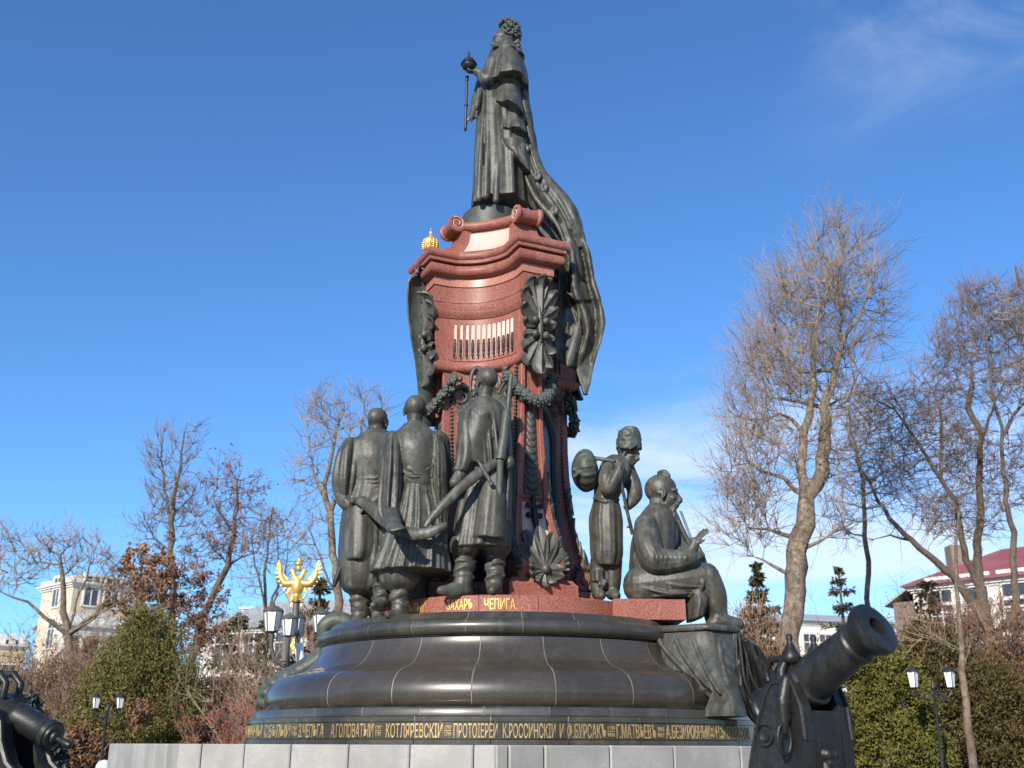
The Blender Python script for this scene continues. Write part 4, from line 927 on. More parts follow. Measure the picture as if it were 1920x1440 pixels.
g.limb([(1108, 858, -.2), (1135, 862, -.26), (1158, 866, -.26)], [.03, .035, .03])
g.finish('sack', M_BRONZE_G, A4, .014, 1, .003, 3)
mb = MB(); mb.tube([P(1163, 896, 14.5), P(1174, 950, 14.62), P(1186, 1002, 14.75)], [.022, .024, .026], 8); mb.tube([P(1180, 988, 14.7), P(1175, 988, 14.7)], [.02, .012], 6); mb.build('stick', M_BRONZE, A4, 60)

# ---- seated player with a lute
A5 = thing('musician_statue', tuple(P(1240, 1126, 14.5)), 'seated bronze man with a beard and shaved head on the red bench', 'statue')
g = Fig(14.65)
W = g.head((1243, 925, 0), (1, -.14, .0), .555, neck=(1228, 966, .02), moustache=.8, beard=.5, up=(-.03, 0, 1))
g.limb([(1236, 887, 0), (1246, 886, -.05), (1256, 892, -.08)], [.035, .045, .02])
g.loft([(1216, 946, 1250, 950, 0, .19), (1202, 962, 1262, 966, 0, .27), (1192, 985, 1268, 985, 0, .33), (1184, 1015, 1270, 1015, 0, .36), (1181, 1050, 1268, 1050, 0, .38), (1180, 1085, 1280, 1085, 0, .42), (1181, 1112, 1300, 1110, 0, .46), (1184, 1128, 1306, 1126, 0, .48)], .035, 7, seed=71, amp_top=.4)
g.limb([(1218, 950, -.16), (1236, 952, -.21), (1252, 960, -.16)], [.03, .04, .03])
# lap, knees, shins
g.limb([(1205, 1098, -.20), (1270, 1090, -.30), (1322, 1082, -.34)], [.27, .24, .20]); g.limb([(1322, 1082, -.34), (1338, 1110, -.34), (1346, 1140, -.32), (1350, 1160, -.32)], [.20, .165, .13, .10])
g.limb([(1205, 1098, .25), (1270, 1092, .3), (1318, 1092, .34)], [.25, .22, .19]); g.limb([(1318, 1092, .34), (1330, 1130, .34), (1338, 1165, .34)], [.18, .14, .11])
g.loft([(1284, 1118, 1318, 1104, -.20, .3), (1286, 1140, 1330, 1122, -.22, .32), (1288, 1166, 1318, 1158, -.22, .30)], .03, 6, seed=9)
for pts in ([(1205, 1075, -.40), (1260, 1096, -.50), (1320, 1100, -.50)], [(1200, 1100, -.44), (1250, 1112, -.50), (1300, 1112, -.50)], [(1300, 1070, -.42), (1318, 1090, -.52), (1312, 1112, -.5)]): g.limb(pts, [.012, .03, .012])
# shoe
g.limb([(1346, 1160, -.32), (1362, 1166, -.34), (1386, 1170, -.36)], [.115, .10, .07]); g.ball((1340, 1168, -.32), (.12, .11, .07)); g.limb([(1338, 1168, .34), (1372, 1172, .32)], [.11, .07])
# near arm with the raised hand
g.limb([(1212, 985, -.24), (1214, 1020, -.38), (1228, 1050, -.46), (1262, 1052, -.52), (1292, 1046, -.54)], [.17, .19, .19, .15, .125])
for k_ in range(7): g.limb([(1226 + 9 * k_, 1030 + 2 * k_, -.60), (1232 + 9 * k_, 1046, -.66), (1230 + 9 * k_, 1064 - k_, -.60)], [.01, .026, .01])
g.limb([(1286, 1044, -.54), (1298, 1030, -.55), (1303, 1016, -.55)], [.10, .075, .065])
g.hand((1300, 1022, -.55), P(1322, 994, 14.1) - P(1301, 1022, 14.1), (-.75, -.45, .5), .33, .12, -1)
# far arm and drooping hand
g.limb([(1255, 985, .22), (1270, 1020, .2), (1290, 1036, .05), (1306, 1030, -.08)], [.15, .15, .11, .07])
g.hand((1308, 1028, -.10), P(1322, 1046, 14.5) - P(1308, 1028, 14.5), (.7, -.2, .6), .29, .45, 1)
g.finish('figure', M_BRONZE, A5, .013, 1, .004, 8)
lu = thing('lute', tuple(P(1290, 1050, 14.4)), 'bronze long necked lute leaning against the seated musician, seen edge on', 'lute')
g = Fig(14.55)
g.limb([(1268, 968, .0), (1278, 990, .0), (1297, 1030, .0), (1310, 1060, .0)], [.04, .035, .04, .05]); g.ball((1288, 1062, .05), (.28, .16, .30), Matrix.Rotation(R(20), 3, 'Y'))
g.sheet([[(1262 + 6 * v, 960 + 20 * u, -.05 + .1 * v) for v in (0, .33, .66, 1)] for u in (0, .33, .66, 1)], .05)
g.finish('body', M_BRONZE, lu, .014, 1)
mb = MB()
for k_ in range(3): mb.tube([P(1274 + 2 * k_, 958, 14.48 + .03 * k_), P(1316 + 2 * k_, 1068, 14.48 + .03 * k_)], .005, 5)
mb.build('strings', M_BRONZE_D, lu, 0); lu.children[-1]['kind'] = 'stuff'
# ================================================================== OTHER THINGS ROUND THE MONUMENT
# bronze console under the bench: cloth drawn over a bracket, and a fluted banner behind it
def sqloft(mb, rings, Y, n=40, pw=.45, amp=0.0, nf=7, seed=1):
    rr = random.Random(seed); ph = [rr.uniform(0, 6.28) for _ in range(3)]
    arr = np.array([[*P(a[0], a[1], Y + a[3]), *P(a[2], a[1], Y + a[3]), a[4]] for a in rings]); K = len(arr); ts = np.linspace(0, K - 1, (K - 1) * 4 + 1); rows = []
    for t in ts:
        i = min(int(t), K - 2); f = t - i; a = arr[i] * (1 - f) + arr[i + 1] * f; L = Vector(a[:3]); Rr = Vector(a[3:6]); c = (L + Rr) / 2; h = (Rr - L) / 2; row = []
        for k in range(n):
            th = 2 * math.pi * k / n; ct, st = math.cos(th), math.sin(th)
            m = 1 + amp * sum(math.sin(nf * (j + 1) * th + ph[j] + t * .3) / (j + 1) for j in range(3))
            row.append(c + h * math.copysign(abs(ct) ** pw, ct) * m + Vector((0, -a[6] * math.copysign(abs(st) ** pw, st) * m, 0)))
        rows.append(row)
    mb.grid(rows, True, True)
def corner_ring(xl, xr, y, d, dep, m_=.70, bev=.10):
    """a four-cornered section turned towards the viewer, corners rounded"""
    Yc = 14.3 + d; q = [P(xl, y, Yc), P(lerp(xl, xr, m_), y, Yc - dep), P(xr, y, Yc - dep * .25), P(lerp(xl, xr, .6), y, Yc + .7)]; out = []; zz = q[1].z
    for v_ in q: v_.z = zz
    for i in range(4):
        p0, p1, p2 = q[i - 1], q[i], q[(i + 1) % 4]
        for w in (0, .5, 1):
            a_ = p1.lerp(p0, bev); c_ = p1.lerp(p2, bev); out.append((a_ * (1 - w) ** 2 + p1 * 2 * w * (1 - w) + c_ * w * w))
    return out
KR = [(1314, 1404, 1342, -.98, .40), (1318, 1401, 1330, -.97, .40), (1325, 1396, 1314, -.93, .38), (1327, 1393, 1306, -.88, .38), (1318, 1391, 1298, -.82, .38), (1296, 1388, 1287, -.72, .40), (1268, 1387, 1274, -.58, .42), (1242, 1386, 1257, -.42, .45), (1222, 1385, 1236, -.26, .48), (1208, 1385, 1212, -.12, .50), (1200, 1384, 1190, -.04, .52), (1197, 1384, 1181, .0, .53)]
arr = np.array(KR, float); rows = []
for t in np.linspace(0, len(KR) - 1, 45):
    i = min(int(t), len(KR) - 2); f = t - i; a_ = arr[i] * (1 - f) + arr[i + 1] * f; rows.append(corner_ring(*a_))
mb = MB(); mb.grid(rows, True, True); mb.grid([corner_ring(*r_) for r_ in ((1189, 1391, 1180, 0, .58), (1187, 1392, 1176, 0, .60), (1188, 1391, 1171, 0, .59), (1193, 1387, 1168, 0, .56))], True, True)
# stiff hanging pleats on the drawn cloth
for x0, y0, x1, y1, d0, d1 in ((1232, 1190, 1300, 1270, -.30, -.86), (1265, 1190, 1330, 1290, -.42, -1.1), (1300, 1190, 1350, 1300, -.50, -1.2), (1345, 1186, 1368, 1300, -.46, -1.2)):
    mb.tube([P(lerp(x0, x1, u ** 1.4), lerp(y0, y1, u), 14.36 + lerp(d0, d1, u ** 1.5)) for u in np.linspace(0, 1, 9)], [.01] + [.035] * 7 + [.01], 7)
mb.build('console', M_BRONZE, mon, 50)
ban = thing('bronze_banner', tuple(P(1420, 1380, 13.7)), 'fluted bronze banner hanging between the dark base and the big cannon', 'banner')
rows = []
for i in range(26):
    v = i / 25; xl = interp(v, [0, .5, .75, 1], [1378, 1382, 1397, 1434]); xr = interp(v, [0, .3, 1], [1420, 1450, 1500]); y = lerp(1188, 1378, v); row = []
    for j in range(41):
        u = j / 40; row.append(P(lerp(xl, xr, u), y + 26 * u * (1 - v), 13.75 - .35 * u + .06 * math.sin(u * 34 + v * 5) * (.3 + .7 * v) + .5 * u * v + .08 * math.sin(u * 9 - v * 4)))
    rows.append(row)
ribbon('cloth', rows, .05, M_BRONZE_D, ban)
for k in range(3):
    mb = MB(); mb.tube([P(interp(v, [0, .5, .75, 1], [1378, 1382, 1397, 1434]) + 2 + (6 + 12 * v) * k, lerp(1188, 1376 - 14 * k, v), 13.68 - .04 * k) for v in np.linspace(0, 1, 14)], .022, 7); mb.build('trim', M_BRONZE_D, ban, 50)
# curled bronze stem on the far left shoulder of the base
orn = thing('bronze_scroll_stem', tuple(P(560, 1262, 15.9)), 'knobbly bronze stem with a curled top lying down the left shoulder of the base', 'ornament')
g = Fig(15.75)
pts = [(652, 1192), (657, 1178), (648, 1167), (630, 1164), (614, 1170), (606, 1182), (610, 1192), (622, 1198)]
g.limb([(x, y, .1) for x, y in pts], [.10, .12, .13, .13, .12, .10, .07, .04])
pts = [(640, 1190), (626, 1206), (610, 1226), (588, 1244), (560, 1260), (535, 1272), (515, 1284), (500, 1300), (492, 1318)]
g.limb([(x, y, .05) for x, y in pts], [.09, .11, .14, .15, .13, .12, .12, .13, .09])
rr = random.Random(8)
for x, y in ((628, 1204), (612, 1224), (590, 1242), (562, 1258), (538, 1270), (516, 1283), (502, 1300), (576, 1250), (600, 1234)): g.ball((x + 2, y, -.05), (.13, .16, .10))
g.limb([(500, 1300, -.05), (508, 1310, -.1), (512, 1300, -.1)], [.08, .09, .05]); g.limb([(494, 1316, -.05), (504, 1322, -.1)], [.1, .08])
g.finish('stem', M_BRONZE_G, orn, .02, 2, .008, 2)
# ---- cannons on carriages
def cannon(label, C0, head, elev, s, rmul=1.0, tail=1.8, front=.30, ztop=.10, m=M_BRONZE_D, low=0.0, group=None, curve=None, trz=(-1.05, 1.55), gauge=.29, pr=None):
    """C0: trunnion point; head: horizontal direction of fire"""
    h = Vector((head[0], head[1], 0)).normalized(); sd_ = Vector((-h.y, h.x, 0)); ax_ = (h * math.cos(R(elev)) + ZV * math.sin(R(elev))).normalized()
    t = thing('cannon', (C0.x, C0.y, 0), label, 'cannon')
    pr = pr or [(.01, -.80), (.05, -.79), (.075, -.74), (.05, -.69), (.06, -.66), (.13, -.64), (.19, -.60), (.215, -.57), (.215, -.52), (.20, -.50), (.205, -.30), (.225, -.28), (.225, -.24), (.20, -.22), (.19, .20), (.205, .215), (.205, .25), (.18, .27), (.155, .78), (.17, .79), (.17, .82), (.155, .84), (.165, .90), (.205, .97), (.215, 1.01), (.205, 1.05), (.165, 1.06), (.075, 1.06), (.07, 1.03), (.066, .6), (.01, .6)]
    mb = MB(); mb.lathe([(r * s * rmul, z * s) for r, z in pr], C0, 36, axis=ax_); brl = mb.build('barrel', m, t, 35)
    upv = sd_.cross(ax_); upv = upv if upv.z > 0 else -upv
    for sg in (-1, 1):
        mb = MB(); c = C0 + ax_ * .02 * s + sd_ * sg * .07 * s + upv * .19 * s * rmul
        mb.tube([c - ax_ * .12 * s, c - ax_ * .10 * s + upv * .09 * s, c + upv * .13 * s, c + ax_ * .10 * s + upv * .09 * s, c + ax_ * .12 * s], .028 * s, 8)
        mb.build('lifting_handle', m, brl, 50)
    for sg in (-1, 1):
        mb = MB(); out = []
        pts = [(front, -1.9), (front, -.35), (front - .02, -.10), (front - .10, ztop), (-.10, ztop + .02), (-.18, ztop - .10), (-.30, ztop - .18), (-.45, -.55), (-.65, -.95), (-1.0, -1.3), (-tail, -1.55), (-tail, -1.75), (-tail + .2, -1.9)]
        if curve: pts = [(front, -1.9), (front, -.35), (front - .02, -.10), (front - .10, ztop)] + curve
        for off in (-.06, .06): out.append([C0 + h * a * s + sd_ * (sg * gauge + off) * s + ZV * z * s for a, z in pts])
        # inset bevel
        mb.grid([out[0], out[1]] if sg > 0 else [out[0], out[1]], True, True); ck = mb.build('cheek', m, t)
        # raised rim along the cheek edge
        mb = MB(); mb.tube([C0 + h * a * s + sd_ * (sg * gauge - sg * -.055) * s + ZV * z * s for a, z in pts[1:-2]], .022 * s, 6); mb.build('rim', m, ck, 50)
        for (a, z, r_) in ((-.05, -.32, .09), (-.02, -.78, .11), (-.62, -1.35, .09)):
            mb = MB(); c = C0 + h * a * s + sd_ * sg * (gauge + .065) * s + ZV * z * s
            mb.lathe([(.01, 0), (r_ * s * .5, .02 * s), (r_ * s * .55, .0), (r_ * s * .85, 0), (r_ * s * .95, .02 * s), (r_ * s, 0), (r_ * s, -.03 * s), (.01, -.03 * s)], c, 18, axis=sd_ * sg); mb.build('boss', m, ck, 40)
        mb = MB(); mb.lathe([(.01, 0), (.09 * s, 0), (.09 * s, .14 * s), (.01, .14 * s)], C0 + sd_ * sg * (gauge - .09) * s, 16, axis=sd_ * sg); mb.build('trunnion', m, brl, 40)
    mb = MB(); mb.box(C0 + h * (front - .06) * s + ZV * trz[0] * s, (.10 * s, (gauge - .05) * 2 * s, trz[1] * s), rot=Matrix((h, sd_, ZV)).transposed()); tr_ = mb.build('transom', m, t)
    return t, h, sd_, ax_, brl
axc = Vector((.5, -.73, .48)).normalized()
Mz = P(1640, 1178, 8.4)
cn, h, sd_, ax_, brl = cannon('large dark bronze cannon at the right, its open muzzle raised towards the viewer', Mz - axc * 1.0, (axc.x, axc.y), 28.5, .97, 1.05, gauge=.23, front=.36, trz=(-1.0, 1.75), curve=[(.06, .10), (0, .05), (-.06, -.06), (-.13, -.22), (-.21, -.43), (-.30, -.75), (-.42, -1.1), (-.6, -1.5), (-.6, -1.9)],
       pr=[(.01, -.42), (.05, -.415), (.07, -.38), (.05, -.34), (.06, -.32), (.13, -.31), (.19, -.29), (.215, -.27), (.215, -.24), (.20, -.22), (.19, .20), (.205, .215), (.205, .25), (.18, .27), (.155, .78), (.17, .79), (.17, .82), (.155, .84), (.165, .90), (.205, .97), (.215, 1.01), (.205, 1.05), (.165, 1.06), (.075, 1.06), (.07, 1.03), (.066, .6), (.01, .6)])
C0 = Mz - axc * 1.0
# mask on the transom, pair of finials and hanging ring
mb = MB(); c = C0 + h * .29 + ZV * -.55
g = Fig(9)
g.ball(c, (.10, .10, .14)); g.ball(c + ZV * .10, (.09, .12, .08)); g.ball(c - ZV * .12 + h * .03, (.06, .07, .06))
for sg in (-1, 1): g.ball(c + sd_ * sg * .09 + ZV * .12, (.05, .05, .06)); g.ball(c + sd_ * sg * .06 - ZV * .05 + h * .05, .045); g.ball(c + sd_ * sg * .04 + ZV * .04 + h * .08, .025)
g.finish('lion_mask', M_BRONZE_D, cn, .012, 1)
for px, py in ((1480, 1196), (1525, 1198)):
    c = P(px, py, 8.95 if px < 1500 else 9.35); mb = MB()
    mb.lathe([(.01, .03), (.022, .025), (.03, .0), (.02, -.03), (.03, -.05), (.055, -.10), (.085, -.15), (.08, -.19), (.05, -.21), (.02, -.215)], c, 16); mb.build('finial', M_BRONZE_D, cn, 50)
    for sg in (-1, 1):
        mb = MB(); mb.tube([c + Vector((sg * .05, 0, -.19)), c + Vector((sg * .085, 0, -.26)), c + Vector((sg * .08, 0, -.40)), c + Vector((sg * .09, 0, -.62))], [.03, .04, .045, .05], 8); mb.build('finial_leg', M_BRONZE_D, cn, 50)
c = P(1471, 1386, 8.75); mb = MB(); mb.tube([c + Vector((.055 * math.cos(a), .02 * math.cos(a), .115 * math.sin(a))) for a in np.linspace(0, 2 * math.pi, 22)], .016, 8); mb.build('ring', M_BRONZE_D, cn, 50)
g = Fig(8.8); rr = random.Random(6)
for q in range(16): g.ball((1470 + rr.uniform(-8, 8), 1310 + q * 3.6, rr.uniform(-.03, .03)), rr.uniform(.03, .055))
g.limb([(1474, 1275, 0), (1468, 1320, -.02), (1472, 1372, -.03)], [.05, .06, .03]); g.finish('mask_pendant', M_BRONZE_D, cn, .014, 1)
cannon('smaller bronze cannon at the lower left corner showing its knobbed breech', P(-8, 1321, 12.2), (-.93, .36), 21, 1.5, .50, front=.5, ztop=.02, m=M_BRONZE_D, gauge=.15,
       curve=[(-.05, .0), (-.22, -.06), (-.28, -.13), (-.31, -.26), (-.39, -.40), (-.56, -.52), (-.84, -.62), (-1.3, -.72), (-1.3, -.95), (-1.1, -1.2)],
       pr=[(.01, -.80), (.045, -.79), (.065, -.755), (.045, -.715), (.05, -.67), (.10, -.655), (.105, -.635), (.17, -.63), (.175, -.61), (.20, -.605), (.205, -.57), (.19, -.56), (.185, -.50), (.19, -.48), (.185, -.30), (.20, -.28), (.20, -.24), (.185, -.22), (.17, .9), (.01, .9)])
# ---- street lamps
M_IRON = mat('black_iron', (0.03, 0.032, 0.034), 0.45, 0.3, var=(0.05, 0.05, 0.05), vscale=5)
M_IRONG = mat('grey_painted_iron', (0.10, 0.095, 0.09), 0.5, 0.2, var=(0.14, 0.13, 0.12), vscale=4)
M_MILK = mat('milk_glass', (0.92, 0.92, 0.90), 0.2, 0, coat=.5, coat_rough=.1)
def lantern(parent, c, r, hgt, mi, four=True, n=6):
    """frame with cap, finial and posts; white panes between"""
    mb = MB(); mb.lathe([(.01, -.22 * hgt), (.25 * r, -.2 * hgt), (.2 * r, -.1 * hgt), (.55 * r, -.06 * hgt), (.72 * r, 0), (.72 * r, .02 * hgt), (.01, .03 * hgt)], c, n); lt = mb.build('lantern', mi, parent, 20)
    mb = MB(); mb.lathe([(r * 1.12, hgt), (r * 1.15, hgt * 1.03), (r * .95, hgt * 1.14), (r * .55, hgt * 1.26), (r * .3, hgt * 1.3), (r * .1, hgt * 1.36), (r * .12, hgt * 1.42), (.004, hgt * 1.46)], c, n * 2); mb.build('cap', mi, lt, 40)
    for k in range(n):
        a0 = 2 * math.pi * k / n; a1 = 2 * math.pi * (k + 1) / n
        p0 = c + Vector((.70 * r * math.cos(a0), .70 * r * math.sin(a0), .02 * hgt)); p1 = c + Vector((1.05 * r * math.cos(a0), 1.05 * r * math.sin(a0), hgt))
        mb = MB(); mb.tube([p0, p1], r * .07, 5); mb.build('post', mi, lt)
        q0 = c + Vector((.68 * r * math.cos(a1), .68 * r * math.sin(a1), .02 * hgt)); q1 = c + Vector((1.02 * r * math.cos(a1), 1.02 * r * math.sin(a1), hgt))
        sh = (p0 + q1) / 2 - c; sh.z = 0; sh = sh.normalized() * -.01
        p0b = c + Vector((.68 * r * math.cos(a0), .68 * r * math.sin(a0), .02 * hgt)); p1b = c + Vector((1.02 * r * math.cos(a0), 1.02 * r * math.sin(a0), hgt))
        mb = MB(); mb.grid([[p0b, q0, q0 + sh, p0b + sh], [p1b, q1, q1 + sh, p1b + sh]], True, True, flip=True); mb.build('pane', M_MILK, lt)
    return lt
def street_lamp(label, px0, px1, pyl, pxm, pym, Y, lh, group='two-headed street lamps'):
    top = P(pxm, pym, Y); t = thing('street_lamp', (top.x, top.y, 0), label, 'street lamp', group)
    mb = MB(); mb.lathe([(.10, 0), (.10, .1), (.08, .14), (.055, .5), (.042, .9), (.034, 1.0), (.03, top.z), (.05, top.z + .03), (.03, top.z + .12), (.005, top.z + .2)], (top.x, top.y, 0), 12); mb.build('post', M_IRON, t, 40)
    for px in (px0, px1):
        c = P(px, pyl, Y); mb = MB(); b = Vector((top.x, top.y, top.z - .05)); d = (c - b); 
        mb.tube([b, b + Vector((d.x * .35, 0, -.16)), b + Vector((d.x * .75, 0, -.14)), b + Vector((d.x * .97, 0, -.04)), Vector((c.x, c.y, c.z - .06))], .018, 6); mb.tube([b + ZV * .02, Vector((c.x, c.y, b.z - .02))], .014, 6)
        mb.tube([b + Vector((d.x * .3 + .1 * math.cos(a), 0, -.12 + .08 * math.sin(a))) for a in np.linspace(0, 5.2, 12)], .012, 5)
        mb.build('bracket', M_IRON, t, 50); lantern(t, c, lh * .36, lh, M_IRON, n=4)
street_lamp('black street lamp with two white lanterns against the olive bushes at the right', 1714, 1783, 1289, 1750, 1292, 24, .33)
street_lamp('black street lamp with two small white lanterns before the big green juniper', 179, 224, 1328, 201, 1334, 29, .27)
# ornate lamp with a gilded two headed eagle
YL = 22.0
pt = P(556, 1127, YL)
lp = thing('ornate_lamp', (pt.x, pt.y, 0), 'tall grey lamp post with white lanterns under a gilded eagle, left of the figures', 'lamp post')
mb = MB(); mb.lathe([(.28, 0), (.28, .3), (.2, .4), (.17, 1.2), (.13, 1.4), (.10, 2.4), (.13, 2.45), (.10, 2.5), (.09, 3.2), (.11, 3.22), (.075, 3.3), (.07, pt.z - .05), (.10, pt.z - .02), (.09, pt.z + .02), (.02, pt.z + .04)], (pt.x, pt.y, 0), 16); mb.build('post', M_IRONG, lp, 40)
bxp = P(546, 1214, YL - .15); mb = MB(); mb.box(bxp, (.30, .26, .46)); mb.box(bxp + ZV * .25, (.36, .32, .05)); mb.box(bxp - ZV * .25, (.36, .32, .05)); cb = mb.build('emblem_box', M_IRONG, lp)
g = Fig(YL); c0 = P(551, 1212, YL - .31)
for dx, dz, r in ((0, .12, .05), (0, .05, .07), (0, -.05, .06), (-.05, .0, .04), (.05, .0, .04), (0, -.13, .04)): g.ball(c0 + Vector((dx, 0, dz)), (r, .03, r))
g.finish('emblem', M_GOLD, cb, .012, 1)
for px, py0, py1, r, dy in ((510, 1184, 1147, .24, -.1), (541, 1192, 1161, .19, -.75), (602, 1186, 1153, .23, .1), (556, 1190, 1160, .2, .8)):
    c = P(px, py0, YL + dy); top = P(px, py1, YL + dy); lt = lantern(lp, c, r * .78, top.z - c.z, M_IRONG)
    mb = MB(); b = Vector((pt.x, pt.y, c.z - .62)); d = c - b
    mb.tube([b, b + Vector((d.x * .4, d.y * .4, -.05)), b + Vector((d.x * .85, d.y * .85, .10)), Vector((c.x, c.y, c.z - .25)), Vector((c.x, c.y, c.z - .05))], [.045, .04, .04, .04, .05], 8)
    mb.tube([b + Vector((d.x * .45 + d.x * .25 * math.cos(a), d.y * .45 + d.y * .25 * math.cos(a), .12 + .14 * math.sin(a))) for a in np.linspace(-1.5, 3.4, 14)], .022, 6); mb.build('arm', M_IRONG, lp, 50)
c = P(561, 1226, YL - .35); mb = MB(); mb.tube([c + Vector((-.03, 0, .20)), c + Vector((.04, 0, -.16))], [.085, .085], 14); fl = mb.build('floodlight', M_MILK, lp, 40)
mb = MB(); mb.tube([c + Vector((-.03, .02, -.0)), c + Vector((-.25, .2, -.15))], .02, 6); mb.build('clamp', M_IRON, fl)
eg = thing('eagle', tuple(pt), 'gilded two headed eagle with raised wings and a crown on the ornate lamp', 'eagle figure')
g = Fig(YL); b = pt
def E(x, z, y=0): return b + Vector((x, y, z))
g.ball(E(0, .30), (.13, .11, .22)); g.ball(E(0, .12), (.08, .08, .12)); g.ball(E(0, .02), (.06, .06, .08))
for sg in (-1, 1):
    g.limb([E(sg * .05, .45), E(sg * .10, .56), E(sg * .12, .62)], [.07, .05, .05]); g.limb([E(sg * .13, .62), E(sg * .20, .60)], [.04, .012])
    g.limb([E(sg * .05, .12), E(sg * .10, .0), E(sg * .13, -.02)], [.05, .035, .025])
    g.limb([E(sg * .12, .02), E(sg * .20, .16)], [.018, .018] if sg > 0 else [.03, .05])
    g.limb([E(sg * .10, .36), E(sg * .26, .36), E(sg * .36, .52), E(sg * .38, .70)], [.08, .08, .06, .03])
g.limb([E(0, .66), E(0, .80)], [.05, .04]); g.ball(E(0, .76), (.09, .09, .05)); g.ball(E(0, .85), .035)
g.finish('body', M_GOLD, eg, .013, 1)
for sg in (-1, 1):
    mb = MB()
    for j in range(9):
        u = j / 8; base = E(sg * lerp(.12, .37, u), lerp(.34, .60, u)); a = R(lerp(-70, 78, u)); d = Vector((sg * math.cos(a), 0, math.sin(a)))
        blade(mb, base, d, Vector((0, -1, 0)), lerp(.18, .24, u), .045, .02, .02, 5, 3, .4)
    mb.build('wing', M_GOLD, eg, 50)
mb = MB()
for j in range(5): blade(mb, E(0, .12), Vector((math.sin(R(-30 + 15 * j)), 0, -1)), Vector((0, -1, 0)), .26, .035, .02, .02, 5, 3)
mb.build('tail', M_GOLD, eg, 50)
# ================================================================== BUILDINGS
M_CREAM = mat('cream_plaster', (0.66, 0.55, 0.40), 0.9, var=(0.58, 0.50, 0.39), vscale=.5, vmix=.6, fine=(0.5, 0.43, 0.33), fscale=3, fmix=.25)
M_WHITE = mat('white_plaster', (0.76, 0.73, 0.67), 0.9, var=(0.68, 0.64, 0.57), vscale=.6, vmix=.5)
M_YELL = mat('yellow_plaster', (0.62, 0.52, 0.32), 0.9, var=(0.56, 0.47, 0.3), vscale=.5)
M_SHADEBRICK = mat('shade_and_brick_brown', (0.22, 0.16, 0.125), 0.9, var=(0.27, 0.21, 0.165), vscale=.8, fine=(.15, .11, .09), fscale=8)  # brown holds the gable end's shade as colour; also the chimney brick
M_ROOFR = mat('red_metal_roof', (0.27, 0.075, 0.075), 0.6, var=(0.34, 0.12, 0.11), vscale=.7)
M_ROOFG = mat('grey_metal_roof', (0.36, 0.37, 0.37), 0.55, var=(0.44, 0.44, 0.43), vscale=.6)
M_WGLASS = mat('window_glass', (0.03, 0.035, 0.045), 0.08, coat=1, coat_rough=.03)
def obox(mb, o, e, dn, a0, a1, b0, b1, z0, z1):
    """box in a facade frame: a along the facade, b into the house"""
    c = o + e * (a0 + a1) / 2 + dn * (b0 + b1) / 2 + ZV * (z0 + z1) / 2
    mb.box(c, (abs(a1 - a0), abs(b1 - b0), z1 - z0), rot=Matrix((e, dn, ZV)).transposed())
def facade_windows(par, o, e, dn, L, rows, n, w, hw_, mt, off=0.6, skip=()):
    for zi, z in enumerate(rows):
        for k in range(n):
            if (zi, k) in skip: continue
            a = off + (L - 2 * off) * (k + .5) / n; mb = MB(); t_ = .12
            for (x0, x1, z0, z1) in ((a - w / 2 - t_, a - w / 2, z, z + hw_), (a + w / 2, a + w / 2 + t_, z, z + hw_), (a - w / 2 - t_ * 1.6, a + w / 2 + t_ * 1.6, z + hw_, z + hw_ + t_ * 1.5), (a - w / 2 - t_ * 1.6, a + w / 2 + t_ * 1.6, z - t_, z)):
                obox(mb, o, e, dn, x0, x1, -.10, .05, z0, z1)
            obox(mb, o, e, dn, a - .04, a + .04, -.06, -.01, z, z + hw_); obox(mb, o, e, dn, a - w / 2, a + w / 2, -.06, -.01, z + hw_ * .66, z + hw_ * .66 + .07)
            f = mb.build('window', mt, par); mb = MB(); obox(mb, o, e, dn, a - w / 2, a + w / 2, -.035, .02, z, z + hw_); mb.build('pane', M_WGLASS, f)
def house(name, label, A, B, depth, hgt, mw, mroof=None, pitch=1.6, cornice=.35, rows=(), n=0, ww=1.1, wh=1.9, trim=None, hip=1.5, side_n=0, mside=None):
    """A, B: ends of the front; the house reaches depth behind it"""
    A = Vector((A.x, A.y, 0)); B = Vector((B.x, B.y, 0)); e = (B - A); L = e.length; e.normalize(); dn = Vector((-e.y, e.x, 0)); t = thing(name, tuple((A + B) / 2), label, 'building')
    mb = MB(); obox(mb, A, e, dn, 0, L, 0, depth, -.1, hgt); mb.build('wall', mw, t)
    if mside:
        mb = MB(); obox(mb, A, e, dn, -.03, -.002, .02, depth, -.1, hgt + .01); mb.build('side_wall', mside, t)
    mb = MB()
    for q, (o_, hh) in enumerate(((.10, .12), (.22, .14), (.34, .12))): obox(mb, A, e, dn, -o_, L + o_, -o_, depth + o_, hgt - .30 + q * .13 + .003, hgt - .30 + q * .13 + hh + .003)
    mb.build('cornice', trim or mw, t)
    if len(rows) > 1:
        mb = MB(); obox(mb, A, e, dn, -.06, L + .06, -.06, .02, rows[1] - .75, rows[1] - .5); mb.build('string_course', trim or mw, t)
    if n: facade_windows(t, A, e, dn, L, rows, n, ww, wh, trim or mw)
    if side_n: facade_windows(t, A + dn * depth, -dn, e, depth, rows, side_n, ww, wh, trim or mw)
    if mroof:
        z = hgt + .1; o_ = .5; mb = MB(); base = [A - e * o_ - dn * o_, B + e * o_ - dn * o_, B + e * o_ + dn * (depth + o_), A - e * o_ + dn * (depth + o_)]; rg = [A + e * hip + dn * depth / 2, B - e * hip + dn * depth / 2]
        mb.add([p + ZV * z for p in base] + [p + ZV * (z + pitch) for p in rg] + [p + ZV * (z - .06) for p in base], [(0, 1, 5, 4), (1, 2, 5), (2, 3, 4, 5), (3, 0, 4), (9, 8, 7, 6), (0, 6, 7, 1), (1, 7, 8, 2), (2, 8, 9, 3), (3, 9, 6, 0)])
        mb.build('roof', mroof, t)
    return t, A, B, e, dn, L
